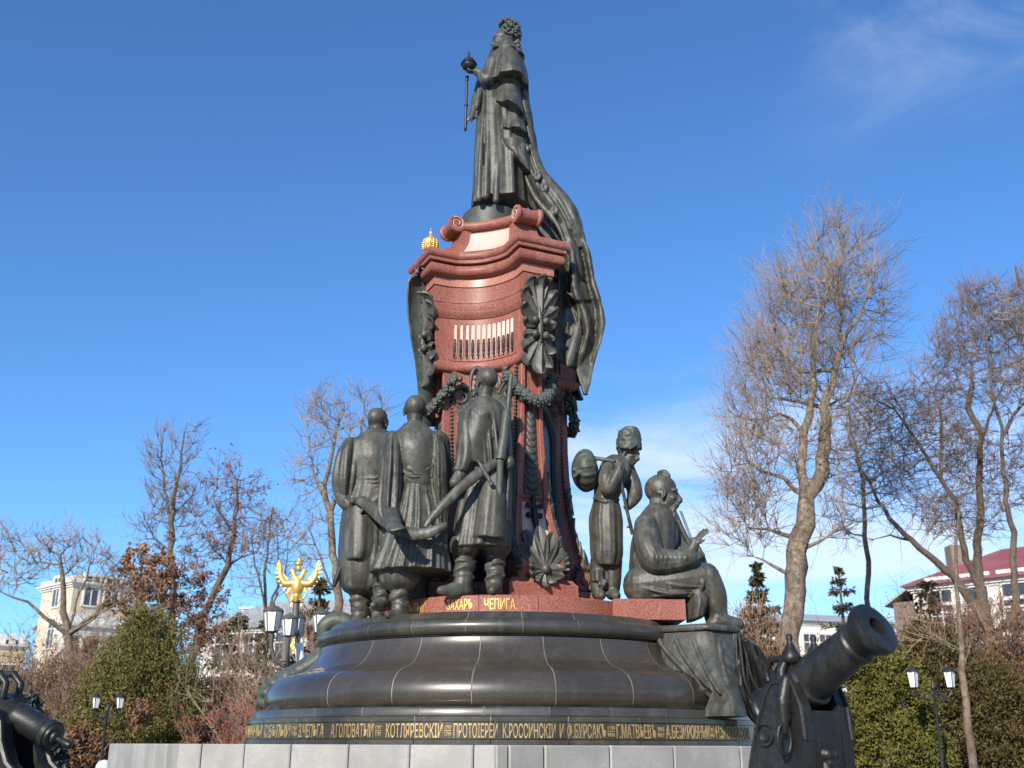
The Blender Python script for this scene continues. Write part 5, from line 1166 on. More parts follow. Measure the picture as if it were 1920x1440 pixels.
def zat(py, Y): return P(960, py, Y).z
# left palace: tower block and lower wing
t, A, B, e, dn, L = house('palace', 'cream palace with a square attic tower behind the bare trees at the far left', P(124, 1200, 75), P(232, 1200, 78), 5, zat(1098, 76), M_CREAM, rows=(1.5, zat(1215, 75), zat(1135, 75)), n=2, ww=1.0, wh=2.0, trim=M_WHITE, side_n=1)
mb = MB(); obox(mb, A, e, dn, .15, L - .15, .15, 5.8, zat(1096, 76), zat(1084, 76)); mb.build('parapet', M_CREAM, t)
mb = MB(); zc = zat(1178, 75); obox(mb, A, e, dn, -.7, L + 1.2, -.9, .5, zc - .6, zc); obox(mb, A, e, dn, -.9, L + 1.4, -1.1, .5, zc + .003, zc + .25); obox(mb, A, e, dn, -.5, L + 1.0, -.5, -.1, zc + .253, zc + .9); mb.build('balcony', M_WHITE, t)
for k in range(5):
    mb = MB(); c = A + e * (-.4 + (L + 1.2) * k / 4) - dn * .6; mb.lathe([(.38, 0), (.38, .3), (.30, .4), (.28, zc - 1.0), (.38, zc - .85), (.40, zc - .62)], c, 14); mb.build('column', M_WHITE, t, 40)
house('palace_wing', 'low cream wing adjoining the tower behind the brown shrubs', P(88, 1250, 80), P(300, 1250, 84), 8, zat(1172, 82), M_CREAM, rows=(2.0, zat(1225, 80)), n=4, trim=M_WHITE, mroof=M_ROOFG, pitch=1.2)
house('long_building', 'long white building with a grey metal roof behind the ornate eagle lamp', P(378, 1200, 70), P(700, 1200, 66), 10, zat(1178, 68), M_WHITE, rows=(1.2, zat(1250, 68)), n=5, trim=M_WHITE, mroof=M_ROOFG, pitch=2.2, ww=1.2, wh=2.1)
t, A, B, e, dn, L = house('gabled_annex', 'pale upper storey with plain wall rising above the grey roof', P(455, 1200, 76), P(690, 1200, 74), 8, zat(1140, 75), M_WHITE, rows=(), n=0)
t, A, B, e, dn, L = house('columned_house', 'yellow columned house with a parapet at the left edge of the view', P(-120, 1200, 92), P(52, 1200, 96), 8, zat(1212, 94), M_YELL, rows=(1.2, zat(1290, 92)), n=5, trim=M_WHITE)
for k in range(9):
    mb = MB(); obox(mb, A, e, dn, L * k / 9 + .1, L * k / 9 + .65, .05, .4, zat(1211, 94) + .1, zat(1190, 94)); mb.build('parapet_post', M_WHITE, t)
mb = MB(); obox(mb, A, e, dn, .0, L, .45, 4, zat(1212, 94) + .05, zat(1200, 94)); mb.build('red_roof', M_ROOFR, t)
# right house
t, A, B, e, dn, L = house('red_roofed_house', 'white house with a dark red metal roof and a shade-brown gable end at the right', P(1722, 1200, 60), P(2140, 1200, 52), 10, zat(1090, 58), M_WHITE, rows=(1.4, zat(1190, 58), zat(1140, 58)), n=5, ww=1.2, wh=1.7, trim=M_WHITE, mroof=M_ROOFR, pitch=2.3, hip=3.2, mside=M_SHADEBRICK)  # side wall's brown is shade put into the colour
mb = MB(); obox(mb, A, e, dn, -1.55, -.05, .6, 6.5, -.1, zat(1112, 58)); mb.build('annex_wall', M_SHADEBRICK, t)
mb = MB(); o = A - e * 1.55
mb.add([A - e * 2.0 + dn * .4 + ZV * zat(1114, 58), A - e * 0.02 + dn * .4 + ZV * zat(1074, 58), A - e * 0.02 + dn * 6.8 + ZV * zat(1074, 58), A - e * 2.0 + dn * 6.8 + ZV * zat(1114, 58), A - e * 2.0 + dn * .4 + ZV * (zat(1114, 58) - .15), A - e * .02 + dn * .4 + ZV * (zat(1074, 58) - .15), A - e * .02 + dn * 6.8 + ZV * (zat(1074, 58) - .15), A - e * 2.0 + dn * 6.8 + ZV * (zat(1114, 58) - .15)], [(0, 1, 2, 3), (7, 6, 5, 4), (0, 4, 5, 1), (1, 5, 6, 2), (2, 6, 7, 3), (3, 7, 4, 0)])
mb.build('annex_roof', M_ROOFG, t)
mb = MB(); mb.box(P(1794, 1050, 61) , (.9, .9, 1.6)); mb.build('chimney', M_SHADEBRICK, t)
house('far_white_house', 'low white house seen behind the big bare tree', P(1490, 1200, 85), P(1690, 1200, 88), 8, zat(1165, 86), M_WHITE, rows=(1.5, zat(1235, 86)), n=6, trim=M_WHITE, mroof=M_ROOFG, pitch=1.0)
# ================================================================== TREES AND BUSHES
from mathutils.kdtree import KDTree
M_BARK = mat('bark_pale', (0.25, 0.185, 0.125), 0.9, var=(0.115, 0.082, 0.058), vscale=1.6, vmix=0.8, fine=(0.07, 0.055, 0.042), fscale=9, fmix=.7, streak=(0.32, 0.27, 0.205), smix=.7, bump=1.0, bscale=9)
M_BARKD = mat('bark_dark', (0.11, 0.082, 0.062), 0.9, var=(0.19, 0.145, 0.11), vscale=1.6, vmix=0.7, fine=(0.05, 0.04, 0.032), fscale=12, fmix=.5, bump=.5, bscale=12)
M_TWIG = mat('twig_grey', (0.31, 0.225, 0.155), 0.85, var=(0.20, 0.14, 0.10), vscale=1.2, vmix=.6)
M_TWIGB = mat('twig_brown', (0.18, 0.12, 0.082), 0.85, var=(0.25, 0.17, 0.115), vscale=1.0, vmix=.6)
M_TWIGR = mat('twig_reddish', (0.24, 0.135, 0.095), 0.85, var=(0.17, 0.10, 0.08), vscale=1.0, vmix=.6)
def np_mesh(name, V, Fq, m, smooth=False):
    me = bpy.data.meshes.new(name); k = Fq.shape[1]
    me.vertices.add(len(V)); me.vertices.foreach_set('co', np.ascontiguousarray(V, np.float32).ravel())
    me.loops.add(Fq.size); me.loops.foreach_set('vertex_index', np.ascontiguousarray(Fq, np.int32).ravel())
    me.polygons.add(len(Fq)); me.polygons.foreach_set('loop_start', np.arange(0, Fq.size, k, dtype=np.int32))
    me.polygons.foreach_set('use_smooth', np.full(len(Fq), smooth)); me.materials.append(m); me.update(calc_edges=True); return me
def prisms(A, B, ra, rb, k):
    d = B - A; d /= (np.linalg.norm(d, axis=1, keepdims=True) + 1e-9)
    a = np.where(np.abs(d[:, 2:3]) < .9, np.array([[0, 0, 1.]]), np.array([[1., 0, 0]])); u = np.cross(d, a); u /= (np.linalg.norm(u, axis=1, keepdims=True) + 1e-9); w = np.cross(d, u)
    n = len(A); V = np.empty((n, 2 * k, 3))
    for j in range(k):
        q = u * math.cos(2 * math.pi * j / k) + w * math.sin(2 * math.pi * j / k); V[:, j] = A + q * ra[:, None]; V[:, k + j] = B + q * rb[:, None]
    Fq = np.array([[j, (j + 1) % k, k + (j + 1) % k, k + j] for j in range(k)]); Fq = (np.arange(n) * 2 * k)[:, None, None] + Fq[None]
    return V.reshape(-1, 3), Fq.reshape(-1, 4)
def join_pr(parts):
    Vs, Fs, o = [], [], 0
    for V, F_ in parts: Vs.append(V); Fs.append(F_ + o); o += len(V)
    return np.concatenate(Vs), np.concatenate(Fs)
def unit(v): return v / (np.linalg.norm(v, axis=-1, keepdims=True) + 1e-9)
LIMB_K = 0.52
def bare_tree(label, Y, limbs, crowns, mbark, mtwig, natt=900, seed=1, step=.42, twigs=5, tl=.9, tr=.011, up=.25, group='bare trees behind the monument', ground=True, cat='tree', name='bare_tree', tips_only=False, depthk=.8, infl=6.0, leaves=None, nleaf=0, leafsize=.07):
    """limbs: lists of (px, py, radius px); first limb starts the trunk. crowns: (cx, cy, rx, ry) in the same survey pixels"""
    g = np.random.default_rng(seed); pos = []; par = []; lrad = []
    mpp = (P(1100, limbs[0][0][1], Y) - P(1000, limbs[0][0][1], Y)).x / 100
    def nearest(p):
        return min(range(len(pos)), key=lambda i: (pos[i] - p).length_squared)
    for li, lb in enumerate(limbs):
        dz0 = 0 if li == 0 else g.uniform(-1, 1) * .9; Q = []
        for i, (x, y, r) in enumerate(lb): Q.append((P(x, y, Y + dz0 * i / max(1, len(lb) - 1) * 1.8), r * mpp * (.64 if li == 0 and i < 4 else .60 if li < 3 else LIMB_K) * (1 if li == 0 else lerp(1, .42, (i / max(1, len(lb) - 1)) ** 1.5))))
        if li == 0:
            if ground: Q.insert(0, (Vector((Q[0][0].x - (Q[1][0].x - Q[0][0].x) * .2, Y, -.1)), Q[0][1] * 1.15)) if Q[0][0].z > .3 else None
            pr = -1
        else:
            pr = nearest(Q[0][0]); Q[0] = (pos[pr].copy(), Q[0][1])
        first = True
        for i in range(len(Q) - 1):
            p0, r0 = Q[i]; p1, r1 = Q[i + 1]; n = max(1, int((p1 - p0).length / step))
            for k in range(0 if (li == 0 and i == 0) else 1, n + 1):
                t = k / n; w = .05 * step * 2
                pos.append(p0.lerp(p1, t) + Vector((g.normal() * w, g.normal() * w, g.normal() * w * .5))); par.append(pr); lrad.append(lerp(r0, r1, t)); pr = len(pos) - 1
    nl = len(pos)
    # attractors fill the crown volume
    vol = np.array([c[2] * c[3] for c in crowns], float); cnt = (natt * vol / vol.sum()).astype(int); att = []
    for (cx, cy, rx, ry), n in zip(crowns, cnt):
        c = np.array(P(cx, cy, Y)); kx = (P(cx + rx, cy, Y) - P(cx, cy, Y)).length; kz = (P(cx, cy - ry, Y) - P(cx, cy, Y)).length
        q = unit(g.normal(size=(n, 3))) * (g.uniform(.05, 1, (n, 1)) ** .42); att.append(c + q * np.array([kx, kx * depthk, kz]))
    att = np.concatenate(att); alive = np.ones(len(att), bool)
    for it in range(60):
        kd = KDTree(len(pos))
        for i, p in enumerate(pos): kd.insert(p, i)
        kd.balance(); acc = {}
        idx = np.nonzero(alive)[0]
        if len(idx) == 0: break
        for i in idx:
            co, j, d = kd.find(att[i])
            if d < step * 1.15: alive[i] = False; continue
            if d < infl: acc.setdefault(j, []).append(i)
        if not acc: break
        for j, l in acc.items():
            v = att[l] - np.array(pos[j]); v = unit(v).sum(0); v = v / (np.linalg.norm(v) + 1e-9) + np.array([0, 0, up * .35]) + g.normal(size=3) * .16
            pos.append(pos[j] + Vector(v / np.linalg.norm(v) * step)); par.append(j); lrad.append(0)
        if len(pos) > 16000: break
    pn = np.array([tuple(p) for p in pos]); pa = np.array(par); n = len(pn); rad = np.zeros(n); kids = np.zeros(n, int)
    for i in range(n - 1, -1, -1):
        if kids[i] == 0: rad[i] = (tr * 1.25) ** 2.3
        if pa[i] >= 0: rad[pa[i]] += rad[i]; kids[pa[i]] += 1
    rad = rad ** (1 / 2.3); lr = np.array(lrad); rad = np.where(lr > 0, lr, np.minimum(rad, .16)); 
    e = np.nonzero(pa >= 0)[0]
    rb_ = rad[e]; ra_ = np.minimum(rad[pa[e]], np.where(lr[e] > 0, 9, rad[e] * 1.25))
    thick = (rb_ > .045) | (lr[e] > 0)
    A, B = pn[pa[e]], pn[e]
    root = thing(name, (pn[0][0], pn[0][1], 0), label, cat, group)
    parts = []
    if thick.any():
        K = 15; fur = 1 + .09 * g.normal(size=15); te = e[thick]; inn = set(te.tolist()); main = {}
        for c_ in te:
            p_ = pa[c_]
            if p_ not in main or rad[c_] > rad[main[p_]]: main[p_] = c_
        VV = []; FF = []; ring = {}
        def mkring(i, d, r):
            d = d / (np.linalg.norm(d) + 1e-9); u = np.cross(d, np.array([0, 1., 0])); u /= (np.linalg.norm(u) + 1e-9); w = np.cross(u, d); st = len(VV)
            for k in range(K):
                an = 2 * math.pi * k / K; rj = r * (1 + (.07 * math.sin(3 * an + i * .7) + (fur[k] - 1) + .04 * g.normal()) * min(1, r * 5)); VV.append(pn[i] + (u * math.cos(an) + w * math.sin(an)) * rj)
            return st
        for c_ in te:
            p_ = pa[c_]; d0 = pn[c_] - pn[p_]; d0 = d0 / (np.linalg.norm(d0) + 1e-9)
            if c_ not in ring:
                d1 = d0
                if c_ in main: q = pn[main[c_]] - pn[c_]; d1 = d0 + q / (np.linalg.norm(q) + 1e-9)
                ring[c_] = mkring(c_, d1, rad[c_])
            if main[p_] == c_:
                if p_ not in ring: ring[p_] = mkring(p_, d0, rad[p_])
                s0 = ring[p_]
            else: s0 = mkring(p_, d0, min(rad[p_], rad[c_] * 1.3))
            s1 = ring[c_]
            for k in range(K): FF.append((s0 + k, s0 + (k + 1) % K, s1 + (k + 1) % K, s1 + k))
        link('trunk', np_mesh('trunk', np.array(VV), np.array(FF), mbark, True), root)
    th = ~thick; parts = []
    if th.any(): parts.append(prisms(A[th], B[th], ra_[th], rb_[th], 4))
    # fine twigs from the ends and the outer branches
    src = np.nonzero((rad < .05) & ((kids == 0) | (g.uniform(size=n) < (.0 if tips_only else .45))))[0]
    src = np.repeat(src, twigs); T = len(src)
    pd = unit(pn[src] - pn[np.maximum(pa[src], 0)]); d = unit(pd * .9 + g.normal(size=(T, 3)) * .55 + np.array([0, 0, up]))
    L = tl * g.uniform(.45, 1.25, T); p0 = pn[src]; p1 = p0 + d * (L * .45)[:, None]; d2 = unit(d + g.normal(size=(T, 3)) * .25 + np.array([0, 0, up * .6])); p2 = p1 + d2 * (L * .55)[:, None]
    parts.append(prisms(p0, p1, np.full(T, tr), np.full(T, tr * .75), 3)); parts.append(prisms(p1, p2, np.full(T, tr * .75), np.full(T, tr * .3), 3))
    sb = g.integers(0, T, int(T * 1.6)); t = g.uniform(.15, .9, len(sb))[:, None]; q0 = p1[sb] * (1 - t) + p2[sb] * t; qd = unit(d2[sb] + g.normal(size=(len(sb), 3)) * .55 + np.array([0, 0, up * .5])); q1 = q0 + qd * (L[sb] * g.uniform(.25, .5, len(sb)))[:, None]
    parts.append(prisms(q0, q1, np.full(len(sb), tr * .62), np.full(len(sb), tr * .3), 3))
    V, F_ = join_pr(parts); link('crown', np_mesh('crown', V, F_, mtwig), root)
    if leaves is not None:
        ends = np.concatenate([p2, q1, q0]); c = ends[g.integers(0, len(ends), nleaf)] + g.normal(size=(nleaf, 3)) * .05
        V, F_ = cards(c, leafsize, g); link('dry_leaves', np_mesh('dry_leaves', V, F_, leaves), root)
    return root
def cards(c, size, g, upbias=None, asp=.5):
    """small folded leaves: two triangles sharing a mid rib"""
    n = len(c); d = unit(g.normal(size=(n, 3)) + (np.array([0, 0, upbias]) if upbias else 0)); s = unit(np.cross(d, g.normal(size=(n, 3)))); nn = np.cross(d, s); L = size * g.uniform(.6, 1.4, (n, 1)); W = L * asp
    V = np.stack([c - d * L * .5, c + s * W * .5 + nn * W * .15, c + d * L * .5, c - s * W * .5 + nn * W * .15], 1).reshape(-1, 3); o = (np.arange(n) * 4)[:, None]
    return V, np.concatenate([o + np.array([[0, 1, 2]]), o + np.array([[0, 2, 3]])])
def leafmat(name, c1, c2, c3, scale=1.3, rough=.75, streak=None):
    m = mat(name, c1, rough, var=c2, vscale=scale, vmix=.85, fine=c3, fscale=7, fmix=.6, spec=.2, streak=streak, smix=.55, sstretch=(1.1, 1.1, 1.3)); return m
M_JUN = leafmat('juniper_foliage', (0.17, 0.165, 0.05), (0.22, 0.19, 0.06), (0.085, 0.09, 0.028), streak=(0.21, 0.135, 0.06))
M_OLIVE = leafmat('olive_foliage', (0.13, 0.125, 0.026), (0.075, 0.08, 0.018), (0.20, 0.18, 0.04), streak=(0.20, 0.15, 0.055))
M_YEW = leafmat('yew_foliage', (0.10, 0.082, 0.028), (0.065, 0.06, 0.02), (0.14, 0.10, 0.04))
M_SPRUCE = leafmat('spruce_foliage', (0.085, 0.082, 0.038), (0.115, 0.10, 0.048), (0.05, 0.052, 0.028))
M_SPRUCEB = leafmat('blue_spruce_foliage', (0.075, 0.10, 0.095), (0.11, 0.14, 0.13), (0.04, 0.055, 0.05))
M_DRYO = leafmat('dry_orange_leaves', (0.40, 0.20, 0.075), (0.32, 0.17, 0.08), (0.5, 0.28, 0.12))
M_DRYB = leafmat('dry_brown_leaves', (0.24, 0.13, 0.075), (0.17, 0.10, 0.06), (0.32, 0.18, 0.10))
M_DRYR = leafmat('red_leaves', (0.28, 0.05, 0.035), (0.20, 0.05, 0.035), (0.36, 0.09, 0.06))
def px_ell(c, Y, depthk=.8):
    cx, cy, rx, ry = c[:4]
    return np.array(P(cx, cy, Y)), np.array([(P(cx + rx, cy, Y) - P(cx, cy, Y)).length, (P(cx + rx, cy, Y) - P(cx, cy, Y)).length * depthk, (P(cx, cy - ry, Y) - P(cx, cy, Y)).length])
def leafy_bush(label, Y, ells, m, nclump=350, per=55, size=.13, clump=.38, seed=1, name='evergreen_bush', group=None, cat='bush', up=.8, twig=None, ntwig=0, extra=None, nextra=0, asp=.38, stem_r=.05):
    """uneven crown: sprays of small leaves gathered in clumps through the outer volume, on real stems"""
    g = np.random.default_rng(seed); vol = np.array([e[2] * e[3] for e in ells], float); C = []; Dn = []
    for e, n in zip(ells, np.maximum(4, (nclump * vol / vol.sum()).astype(int))):
        c, r = px_ell(e, Y); d = unit(g.normal(size=(n, 3))); rr_ = g.uniform(.35, 1.08, (n, 1)) ** .5; C.append(c + d * r * rr_); Dn.append(d)
    C = np.concatenate(C); Dn = np.concatenate(Dn); k = C[:, 2] > .05; C = C[k]; Dn = Dn[k]
    n = len(C); cs = clump * g.uniform(.5, 1.5, n); ax_ = unit(Dn * .8 + np.array([0, 0, up]) + g.normal(size=(n, 3)) * .3)
    idx = np.repeat(np.arange(n), per); u = g.uniform(-1, 1, (len(idx), 1)); off = g.normal(size=(len(idx), 3)) * .34 * (1.15 - .6 * (u + 1) / 2)
    pts = C[idx] + ax_[idx] * u * cs[idx][:, None] + off * cs[idx][:, None]
    dirs = unit(ax_[idx] + g.normal(size=(len(idx), 3)) * .55); N_ = len(pts); s = unit(np.cross(dirs, g.normal(size=(N_, 3)))); L = size * g.uniform(.6, 1.5, (N_, 1)); W = L * asp; nn = np.cross(dirs, s)
    V = np.stack([pts - dirs * L * .5, pts + s * W * .5 + nn * W * .15, pts + dirs * L * .5, pts - s * W * .5 + nn * W * .15], 1).reshape(-1, 3); o = (np.arange(N_) * 4)[:, None]
    F_ = np.concatenate([o + np.array([[0, 1, 2]]), o + np.array([[0, 2, 3]])])
    c0 = C.mean(0); root = thing(name, (c0[0], Y, 0), label, cat, group)
    link('foliage', np_mesh('foliage', V, F_, m), root)
    # stems
    ns = 40; ii = g.integers(0, n, ns); base = np.stack([c0[0] + g.normal(size=ns) * .25, Y + g.normal(size=ns) * .2, np.full(ns, -.05)], 1); mid = (base + C[ii]) / 2 + g.normal(size=(ns, 3)) * .15; mid[:, 2] = base[:, 2] * .4 + C[ii][:, 2] * .6
    V, F_ = join_pr([prisms(base, mid, np.full(ns, stem_r), np.full(ns, stem_r * .6), 5), prisms(mid, C[ii], np.full(ns, stem_r * .6), np.full(ns, stem_r * .2), 4)]); link('stems', np_mesh('stems', V, F_, M_BARKD), root)
    if ntwig:
        j = g.integers(0, n, ntwig); d = unit(Dn[j] + np.array([0, 0, .7]) + g.normal(size=(ntwig, 3)) * .5); L = g.uniform(.3, .9, (ntwig, 1)) * clump * 2.4
        V, F_ = prisms(C[j], C[j] + d * L, np.full(ntwig, .011), np.full(ntwig, .004), 3); link('twigs', np_mesh('twigs', V, F_, twig or M_TWIGB), root)
    if nextra:
        j = g.integers(0, n, nextra); V, F_ = cards(C[j] + Dn[j] * .1 + g.normal(size=(nextra, 3)) * clump * .5, size * .9, g); link('dry_leaves', np_mesh('dry_leaves', V, F_, extra), root)
    return root
def conifer(label, Y, px, ptop, w, m, pbase=1420, seed=1, tiers=22, group='conifers in the park', size=.19, sparse=1.0, name='spruce_tree'):
    """whorls of drooping boughs, each a spine set with needle sprays"""
    g = np.random.default_rng(seed); top = np.array(P(px, ptop, Y)); mpp = (P(1100, ptop, Y) - P(1000, ptop, Y)).x / 100; H_ = top[2]; W = w * mpp * 2.0; root = thing(name, (top[0], Y, 0), label, 'tree', group)
    mb = MB(); mb.lathe([(.02 * H_, -.05), (.014 * H_, H_ * .4), (.004 * H_, H_ * .99)], (top[0], Y, 0), 8); mb.build('trunk', M_BARKD, root, 0)
    spr = []; dr = []; A = []; B = []
    for i in range(tiers):
        u = (i + g.uniform(0, .7)) / tiers; z = H_ * (1 - u * .93); r = W * (u ** .85) * g.uniform(.75, 1.12)
        for a in g.uniform(0, 2 * math.pi, max(4, int((5 + 8 * u) * sparse))):
            rr_ = r * g.uniform(.55, 1.1); p0 = np.array([top[0], Y, z]); d = np.array([math.cos(a), math.sin(a), 0]); droop = -.25 - .25 * u
            k = max(3, int(rr_ / .16)); prev = p0
            for j in range(1, k + 1):
                t = j / k; q = p0 + d * rr_ * t + np.array([0, 0, rr_ * (droop * t + .22 * t * t)]); A.append(prev); B.append(q); prev = q
                for _ in range(int(12 * sparse + 2)):
                    spr.append(q + g.normal(size=3) * .05); dr.append(unit(d * .7 + g.normal(size=3) * .6 + np.array([0, 0, -.25])))
    A = np.array(A); B = np.array(B); V, F_ = prisms(A, B, np.full(len(A), .018), np.full(len(A), .012), 3); link('boughs', np_mesh('boughs', V, F_, M_BARKD), root)['kind'] = 'stuff'
    c = np.array(spr); d = np.array(dr); N_ = len(c); s = unit(np.cross(d, g.normal(size=(N_, 3)))); L = size * g.uniform(.6, 1.5, (N_, 1)); Wd = L * .22
    V = np.stack([c, c + d * L * .5 + s * Wd, c + d * L, c + d * L * .5 - s * Wd], 1).reshape(-1, 3); o = (np.arange(N_) * 4)[:, None]
    link('foliage', np_mesh('foliage', V, np.concatenate([o + np.array([[0, 1, 2]]), o + np.array([[0, 2, 3]])]), m), root); return root
def thicket(label, Y, x0, x1, tops, m, n=120, seed=1, leaves=None, nleaf=0, leafsize=.09, group='leafless shrubs', tr=.012, spread=.45, name='leafless_shrub', base=1440, depth=2.5):
    """many upright branching stems; tops: pixel heights of the outline from left to right"""
    g = np.random.default_rng(seed); A, B, ra, rb = [], [], [], []; ends = []
    xs = np.linspace(x0, x1, len(tops))
    for i in range(n):
        px = g.uniform(x0, x1); yy = Y + g.uniform(-depth, depth) * .5; tz = P(px, float(np.interp(px, xs, tops)) + g.uniform(0, 40), yy).z; p = np.array([P(px, 1400, yy).x, yy, -.05]); d = unit(np.array([g.normal() * .18, g.normal() * .18, 1.])); H_ = tz * g.uniform(.5, 1.0); ns = 7; r = tr * g.uniform(1.0, 2.2)
        for s in range(ns):
            q = p + d * H_ / ns; A.append(p); B.append(q); ra.append(r * (1 - s / ns * .8)); rb.append(r * (1 - (s + 1) / ns * .8)); 
            if s > 0:
                for b in range(3):
                    bd = unit(d + g.normal(size=3) * spread * 1.6); bl = H_ * g.uniform(.08, .24); q1 = q + bd * bl * .5; bd2 = unit(bd + g.normal(size=3) * .3 + np.array([0, 0, .3])); q2 = q1 + bd2 * bl * .5
                    A += [q, q1]; B += [q1, q2]; ra += [r * .5, r * .35]; rb += [r * .35, r * .15]; ends += [q1, q2]
                    for c_ in range(3):
                        f = g.uniform(.2, 1); qq = q1 * (1 - f) + q2 * f; q3 = qq + unit(bd2 + g.normal(size=3) * .6) * bl * g.uniform(.3, .6); A.append(qq); B.append(q3); ra.append(r * .28); rb.append(r * .12); ends.append(q3)
            p = q; d = unit(d + g.normal(size=3) * .16 + np.array([0, 0, .06]))
    root = thing(name, (P((x0 + x1) / 2, 1400, Y).x, Y, 0), label, 'shrub', group)
    V, F_ = prisms(np.array(A), np.array(B), np.array(ra), np.array(rb), 3); link('stems', np_mesh('stems', V, F_, m), root)
    if leaves is not None:
        e = np.array(ends); c = e[g.integers(0, len(e), nleaf)] + g.normal(size=(nleaf, 3)) * .06; V, F_ = cards(c, leafsize, g); link('dry_leaves', np_mesh('dry_leaves', V, F_, leaves), root)
    return root
# ---- right side: the great bare tree
bare_tree('very tall bare tree with a thick pale double trunk, right of the seated musician', 30,
  [[(1468, 1330, 36), (1484, 1200, 30), (1496, 1060, 30), (1508, 985, 28), (1514, 930, 26)],
   [(1514, 930, 22), (1535, 905, 24), (1546, 860, 23), (1548, 810, 22), (1545, 765, 19), (1560, 720, 17), (1571, 667, 15), (1583, 630, 13), (1606, 600, 11)],
   [(1512, 940, 18), (1507, 900, 16), (1507, 810, 15), (1522, 754, 14), (1526, 697, 12), (1530, 637, 10), (1537, 577, 8), (1556, 530, 7), (1575, 500, 6)],
   [(1507, 820, 11), (1498, 800, 10), (1462, 776, 8), (1440, 785, 5)], [(1522, 752, 9), (1485, 750, 8), (1447, 746, 5)], [(1526, 697, 9), (1497, 697, 7), (1474, 671, 6), (1455, 660, 4)],
   [(1506, 935, 11), (1470, 898, 9), (1430, 884, 8), (1404, 868, 6)], [(1495, 1010, 12), (1470, 1000, 9), (1440, 990, 8), (1404, 989, 6)], [(1490, 1085, 11), (1462, 1068, 8), (1430, 1048, 6), (1412, 1042, 4)],
   [(1508, 1035, 10), (1535, 1018, 8), (1560, 1000, 6)], [(1571, 667, 7), (1578, 600, 6), (1572, 540, 6), (1574, 500, 5)], [(1606, 600, 6), (1625, 560, 4), (1640, 500, 3)], [(1546, 765, 6), (1590, 740, 5), (1610, 700, 3)]],
  [(1570, 500, 62, 75), (1520, 590, 85, 90), (1625, 550, 40, 95), (1475, 700, 90, 85), (1570, 700, 70, 80), (1430, 800, 75, 75), (1415, 900, 75, 60), (1410, 980, 60, 50), (1555, 990, 45, 35), (1525, 860, 65, 70), (1390, 1010, 50, 42)],
  M_BARK, M_TWIG, natt=4300, seed=3, step=.33, twigs=9, tl=1.25, tr=.0088, up=.45)
bare_tree('wide bare tree with several dark trunks in front of the red roofed house', 36,
  [[(1866, 1330, 17), (1852, 1170, 16), (1836, 1100, 14), (1832, 1035, 12), (1840, 958, 11), (1833, 890, 10), (1839, 821, 9), (1815, 765, 10), (1822, 716, 8)],
   [(1852, 1170, 16), (1800, 1095, 14), (1758, 1055, 12), (1707, 1012, 11), (1668, 973, 10), (1630, 905, 8), (1600, 860, 5)],
   [(1836, 1100, 11), (1812, 1050, 11), (1803, 1010, 10), (1793, 938, 9), (1762, 895, 9), (1740, 858, 8), (1702, 802, 7), (1676, 768, 6), (1616, 738, 3)],
   [(1860, 1200, 15), (1905, 1150, 14), (1902, 1074, 13), (1898, 997, 12), (1890, 958, 11), (1882, 885, 10), (1877, 802, 9), (1860, 735, 8), (1856, 690, 8), (1850, 640, 5)],
   [(1878, 810, 8), (1900, 780, 7), (1925, 745, 6), (1950, 700, 4)], [(1762, 895, 7), (1764, 840, 7), (1766, 791, 6), (1751, 735, 5), (1730, 700, 3)], [(1707, 1012, 6), (1670, 1005, 4), (1640, 1012, 3)], [(1839, 821, 7), (1860, 770, 5), (1880, 720, 4)], [(1702, 802, 5), (1690, 770, 4), (1660, 715, 3)]],
  [(1850, 600, 85, 68), (1800, 690, 75, 75), (1895, 690, 70, 100), (1725, 760, 70, 50), (1660, 790, 60, 60), (1760, 840, 100, 65), (1650, 900, 60, 50), (1880, 880, 70, 75), (1930, 600, 50, 80), (1800, 960, 90, 60)],
  M_BARKD, M_TWIGB, natt=8500, seed=5, step=.29, twigs=7, tl=.8, tr=.0085, up=.30)
bare_tree('slim bare tree between the two big ones, its top reaching only half their height', 40,
  [[(1640, 1300, 9), (1625, 1100, 8), (1622, 980, 7), (1618, 900, 6), (1600, 830, 5), (1590, 770, 4)], [(1618, 900, 4), (1590, 800, 3), (1578, 740, 2)], [(1612, 850, 4), (1640, 790, 3)]],
  [(1600, 790, 60, 70), (1630, 900, 70, 80), (1590, 960, 50, 50)], M_BARKD, M_TWIG, natt=1500, seed=8, twigs=4, tl=.8, tr=.012)
bare_tree('bare tree whose branches enter the picture at the right edge', 30,
  [[(2010, 1300, 20), (1995, 900, 16), (1985, 700, 12), (1960, 620, 9), (1925, 560, 6), (1900, 500, 4)], [(1985, 700, 7), (1940, 640, 6), (1890, 600, 4), (1850, 598, 3)]], [(1930, 540, 40, 60), (1960, 700, 50, 120), (1900, 600, 40, 25)], M_BARKD, M_TWIG, natt=1000, seed=9, twigs=4, tl=.7, tr=.010)
bare_tree('young slender tree with a pale thin stem beside the right street lamp', 19,
  [[(1832, 1500, 13), (1818, 1360, 12), (1806, 1260, 10), (1798, 1180, 7), (1794, 1100, 6), (1792, 1020, 5), (1796, 960, 3)], [(1806, 1250, 4), (1815, 1220, 3), (1830, 1180, 2)], [(1803, 1225, 3), (1770, 1205, 2), (1730, 1200, 1.5)]], [(1790, 1000, 30, 60), (1815, 1130, 40, 50), (1740, 1195, 40, 16)], M_BARK, M_TWIG, natt=120, seed=10, twigs=3, tl=.5, tr=.006, step=.3)
thicket('tall tangle of twigs screening the white house at the far right', 46, 1690, 1950, [1130, 1085, 1080, 1075, 1090], M_TWIGR, 110, 14, M_DRYB, 1500, .09, tr=.012, depth=6)
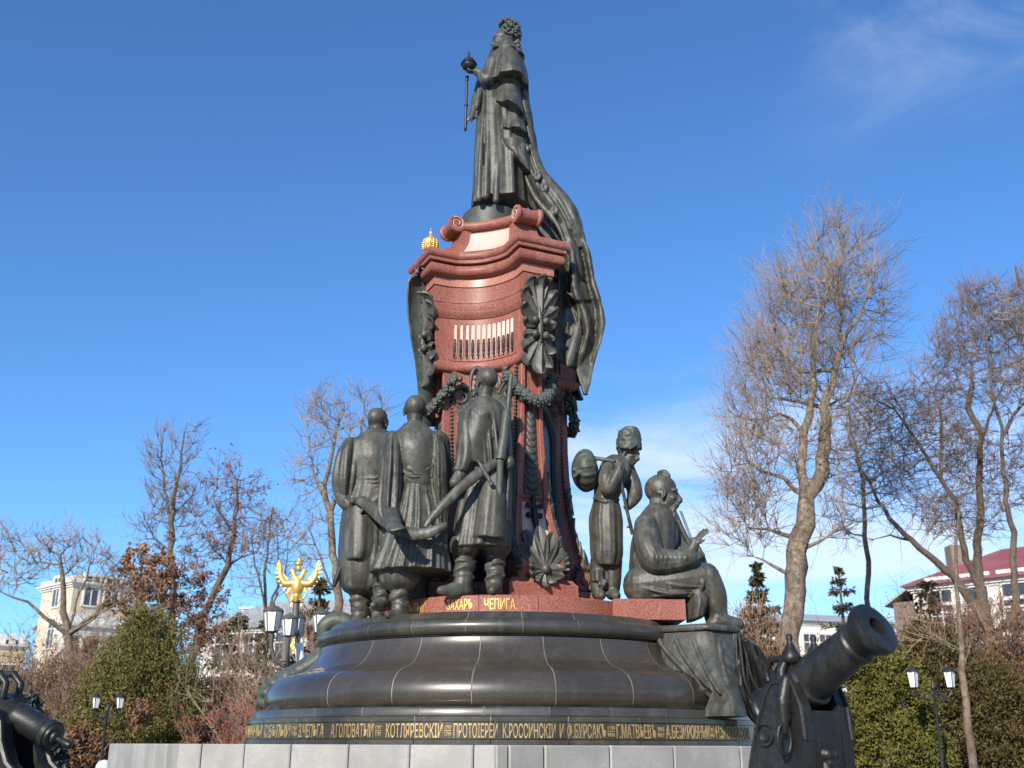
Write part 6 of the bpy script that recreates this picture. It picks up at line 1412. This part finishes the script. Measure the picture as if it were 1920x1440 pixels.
thicket('tall pale saplings screening the palace tower', 56, 70, 260, [1150, 1100, 1095, 1090, 1110], M_TWIGB, 80, 15, M_DRYB, 900, .10, tr=.014, depth=6)
thicket('tall twiggy saplings in front of the long white building', 50, 370, 560, [1140, 1110, 1120, 1130], M_TWIGB, 70, 16, M_DRYB, 600, .09, tr=.013, depth=6)
thicket('reddish leafless shrub in front of the house wall at the right', 35, 1800, 1960, [1150, 1090, 1080, 1100], M_TWIGR, 60, 4, M_DRYB, 700, .08, tr=.014)
thicket('tangle of brown shrubs under the wide bare tree', 34, 1690, 1940, [1190, 1150, 1140, 1160], M_TWIGR, 60, 5, M_DRYB, 2200, .10)
leafy_bush('bright olive green thuja right behind the big cannon', 26, [(1665, 1330, 75, 105), (1640, 1270, 45, 60), (1700, 1400, 80, 70), (1610, 1380, 50, 70)], M_OLIVE, 620, 90, .085, .26, 3, group='evergreen bushes', up=-.4, asp=.45)
leafy_bush('dark olive yew mass behind the right street lamp', 28, [(1740, 1310, 80, 100), (1830, 1330, 90, 100), (1900, 1370, 60, 90), (1745, 1215, 60, 40), (1850, 1400, 110, 60)], M_YEW, 1000, 80, .09, .32, 6, group='evergreen bushes', twig=M_TWIGR, ntwig=500, extra=M_DRYB, nextra=2500, up=.2)
conifer('pointed dark spruce just left of the big pale trunk', 42, 1417, 1060, 52, M_SPRUCE, seed=2, tiers=26)
conifer('loose young spruce between the cannon muzzle and the big pale trunk', 44, 1572, 1068, 62, M_SPRUCE, seed=3, tiers=20, sparse=.6)
conifer('bushy spruce standing in front of the shade-brown gable', 40, 1735, 1085, 60, M_YEW, seed=4, tiers=20, sparse=.7)
leafy_bush('brownish half bare bush right of the seated musician behind the banner', 27, [(1420, 1200, 40, 60), (1445, 1270, 60, 70)], M_DRYB, 110, 40, .09, .34, 19, name='brown_bush', group=None, twig=M_TWIG, ntwig=500)
leafy_bush('rusty brown shrub mass under the wide bare tree at the right edge', 32, [(1880, 1200, 70, 60), (1800, 1215, 50, 50), (1925, 1270, 50, 60)], M_DRYB, 130, 40, .10, .38, 20, name='brown_bush', group=None, twig=M_TWIGR, ntwig=1400)
leafy_bush('brown leafy mass left of the juniper in front of the palace', 42, [(120, 1300, 80, 60), (60, 1330, 80, 60), (170, 1250, 40, 50)], M_DRYB, 240, 40, .11, .42, 21, name='brown_bush', group=None, twig=M_TWIGB, ntwig=1500)
thicket('pale brown shrub below the pointed spruce beside the bronze banner', 26, 1385, 1500, [1160, 1120, 1180, 1230], M_TWIG, 46, 7, M_DRYB, 800, .07)
# ---- left side
bare_tree('bare tree with steep forked limbs at the far left', 45,
  [[(128, 1330, 13), (130, 1240, 12), (128, 1190, 11), (118, 1130, 8), (116, 1080, 7), (112, 1040, 5)], [(126, 1195, 8), (100, 1170, 7), (50, 1150 - 20, 6), (0, 1110, 4)], [(130, 1190, 8), (160, 1165, 7), (190, 1135, 5), (215, 1115, 4)], [(128, 1180, 6), (150, 1110, 5), (170, 1060, 4), (185, 1035, 2)], [(130, 1200, 7), (175, 1160, 5), (235, 1120, 4)]],
  [(95, 1040, 55, 42), (150, 1045, 45, 45), (185, 1065, 40, 55), (30, 1060, 50, 45), (215, 1090, 40, 40), (10, 1030, 25, 40)], M_BARK, M_TWIG, natt=3400, seed=11, twigs=6, tl=.9, tr=.013, up=.35)
bare_tree('narrow poplar with upswept twin tops, tallest on the left', 50,
  [[(322, 1200, 10), (322, 1050, 9), (322, 980, 8), (325, 930, 6), (338, 870, 5), (346, 810, 2)], [(322, 985, 6), (308, 920, 5), (305, 860, 4), (302, 815, 2)], [(322, 1040, 4), (290, 1010, 3), (275, 985, 2)], [(324, 960, 4), (360, 930, 3), (372, 900, 2)]],
  [(345, 850, 24, 62), (305, 865, 28, 60), (322, 940, 50, 70), (278, 990, 25, 40), (355, 960, 25, 50)], M_BARKD, M_TWIGB, natt=3800, seed=12, twigs=6, tl=.9, tr=.012, up=.8)
bare_tree('leaning tree with a rusty crown, right of the poplar', 46,
  [[(360, 1240, 12), (376, 1165, 11), (400, 1110, 10), (425, 1060, 9), (440, 1000, 7), (442, 950, 5), (445, 900, 3)], [(420, 1070, 5), (455, 1045, 4), (485, 1035, 3)], [(440, 1000, 4), (410, 960, 3), (395, 930, 2)], [(425, 1060, 4), (395, 1020, 3), (380, 985, 2)]],
  [(432, 930, 52, 62), (425, 1010, 62, 50), (480, 1000, 40, 50), (390, 1040, 35, 50)], M_BARKD, M_TWIGR, natt=3600, seed=13, twigs=6, tl=.8, tr=.012, up=.4, leaves=M_DRYB, nleaf=1600, leafsize=.12)
bare_tree('thin dark trunks standing close together left of the eagle lamp', 44,
  [[(500, 1330, 5), (496, 1140, 5), (500, 1060, 4), (506, 980, 3), (512, 950, 2)], [(497, 1180, 5), (524, 1080, 4), (520, 1020, 3), (516, 980, 2)], [(498, 1150, 4), (478, 1060, 3), (470, 1000, 2)], [(500, 1160, 4), (538, 1060, 3), (545, 1000, 2)]],
  [(508, 1000, 50, 50), (530, 1060, 40, 60), (480, 1060, 35, 60)], M_BARKD, M_TWIGB, natt=1900, seed=14, twigs=5, tl=.8, tr=.011, up=.5)
bare_tree('bare tree rising behind the left cossack statue', 40,
  [[(640, 1320, 13), (634, 1150, 12), (626, 1040, 11), (616, 960, 10), (608, 910, 8), (620, 860, 6), (628, 810, 4), (640, 770, 2)], [(612, 930, 6), (590, 890, 4), (580, 840, 3)], [(618, 970, 7), (660, 880, 6), (676, 820, 5), (680, 770, 3), (690, 735, 2)], [(634, 1130, 5), (600, 1050, 4), (585, 990, 3)], [(676, 820, 3), (705, 790, 2), (720, 770, 2)]],
  [(610, 800, 55, 60), (680, 775, 45, 50), (590, 900, 45, 60), (650, 850, 50, 50), (590, 1010, 45, 60), (640, 940, 40, 50)], M_BARK, M_TWIG, natt=4400, seed=15, twigs=5, tl=.9, tr=.011, up=.4)
bare_tree('small tree still carrying orange leaves beside the palace tower', 47,
  [[(268, 1250, 5), (268, 1150, 4), (266, 1100, 4), (262, 1060, 3)], [(267, 1110, 3), (285, 1080, 2), (295, 1060, 2)], [(267, 1120, 3), (245, 1090, 2)]],
  [(262, 1065, 34, 30), (295, 1075, 25, 35), (235, 1120, 25, 40), (268, 1110, 45, 40)], M_BARKD, M_TWIGR, natt=420, seed=16, twigs=4, tl=.6, tr=.011, leaves=M_DRYO, nleaf=4200, leafsize=.17, name='autumn_tree')
bare_tree('rusty brown tree behind the top of the juniper', 40,
  [[(325, 1300, 7), (325, 1150, 6), (323, 1080, 4), (322, 1030, 2)], [(325, 1150, 4), (355, 1110, 3)], [(325, 1160, 4), (295, 1120, 3)]],
  [(322, 1085, 42, 60), (325, 1140, 72, 60), (372, 1180, 44, 70), (300, 1180, 60, 50)], M_BARKD, M_TWIGR, natt=1300, seed=17, twigs=6, tl=.6, tr=.011, leaves=M_DRYB, nleaf=9000, leafsize=.12, name='rusty_tree')
leafy_bush('big rounded green juniper at the left', 32, [(272, 1212, 56, 68), (258, 1288, 86, 92), (205, 1330, 60, 84), (318, 1330, 60, 96), (258, 1400, 106, 66), (168, 1390, 40, 54)], M_JUN, 1000, 100, .08, .33, 8, group='evergreen bushes', up=.9, extra=M_DRYB, nextra=1500)
leafy_bush('low shrub with rusty leaves at the foot of the juniper', 30, [(150, 1395, 30, 24), (262, 1342, 18, 12), (140, 1430, 45, 20)], M_DRYB, 90, 50, .12, .3, 9, name='rusty_bush', group=None)
thicket('shrub with red leaves and pale stems left of the dark base', 25, 375, 478, [1300, 1262, 1270, 1310], M_TWIGR, 34, 8, M_DRYR, 1500, .09, group=None, name='red_shrub', depth=1.5)
thicket('grey brown thicket in front of the columned house at the left edge', 40, -60, 200, [1225, 1190, 1180, 1205, 1220], M_TWIGB, 230, 9, M_DRYB, 6000, .11, tr=.016)
thicket('brown thicket under the rusty leaning tree', 34, 330, 470, [1190, 1180, 1200, 1210], M_TWIGB, 80, 10, M_DRYB, 2400, .11, tr=.014)
thicket('bushy tangle behind the left shoulder of the dark base', 32, 440, 640, [1200, 1180, 1150, 1120, 1130], M_TWIG, 80, 11, M_DRYB, 700, .09)
conifer('dark spruce with gaps in front of the long white building', 38, 452, 1150, 58, M_SPRUCE, seed=5, tiers=17, sparse=.75)
conifer('slender spruce left of the ornate lamp', 36, 500, 1165, 42, M_SPRUCE, seed=6, tiers=16, sparse=.6)
conifer('brown green spruce behind the right lantern of the ornate lamp', 36, 601, 1085, 62, M_YEW, seed=7, tiers=22, sparse=.8)
conifer('small blue spruce above the left cannon', 30, 62, 1306, 40, M_SPRUCEB, seed=8, tiers=12)
conifer('small blue spruce right of the left cannon knob', 26, 100, 1378, 30, M_SPRUCEB, seed=9, tiers=10)
thicket('thin brown shrub right of the left cannon', 37, 80, 200, [1290, 1280, 1300], M_TWIGB, 40, 12, M_DRYB, 1200, .10, tr=.012)
# white bollard by the wall
c = P(195, 1437, 18); bo = thing('bollard', (c.x, c.y, 0), 'white round topped bollard at the left end of the grey wall', 'bollard')
mb = MB(); mb.lathe([(.16, 0), (.16, .1), (.13, .12), (.13, c.z - .05), (.12, c.z + .02), (.08, c.z + .08), (.01, c.z + .10)], (c.x, c.y, 0), 16); mb.build('post', M_WHITE, bo, 40)
# ground
mb = MB(); mb.add([(-1200, -400, 0), (1200, -400, 0), (1200, 2400, 0), (-1200, 2400, 0)], [(0, 1, 2, 3)])
M_GROUND = mat('paving', (0.20, 0.19, 0.18), 0.85, var=(0.26, 0.25, 0.235), vscale=.5, fine=(.15, .145, .14), fscale=20, fmix=.4)
tag(mb.build('ground', M_GROUND), kind='structure')
mb = MB(); mb.add([(-70, 19, .004), (70, 19, .004), (70, 50, .004), (-70, 50, .004)], [(0, 1, 2, 3)])
M_LAWN = mat('lawn', (0.07, 0.085, 0.03), 0.95, var=(0.11, 0.09, 0.04), vscale=1.2, fine=(.05, .05, .025), fscale=15)
tag(mb.build('lawn', M_LAWN), kind='structure')

# the park goes on behind the viewer: a belt of trees that the polished stone mirrors
g = np.random.default_rng(77); n = 26000; a = g.uniform(math.pi * 1.02, math.pi * 1.98, n); rr_ = g.uniform(42, 58, n); hgt = 5 + 8 * np.abs(np.sin(a * 9 + np.sin(a * 23))) ; c = np.stack([rr_ * np.cos(a), rr_ * np.sin(a) + 5, g.uniform(0, 1, n) ** .8 * hgt], 1)
V, F_ = cards(c, 1.1, g); tag(link('far_trees', np_mesh('far_trees', V, F_, M_DRYB)), kind='stuff')
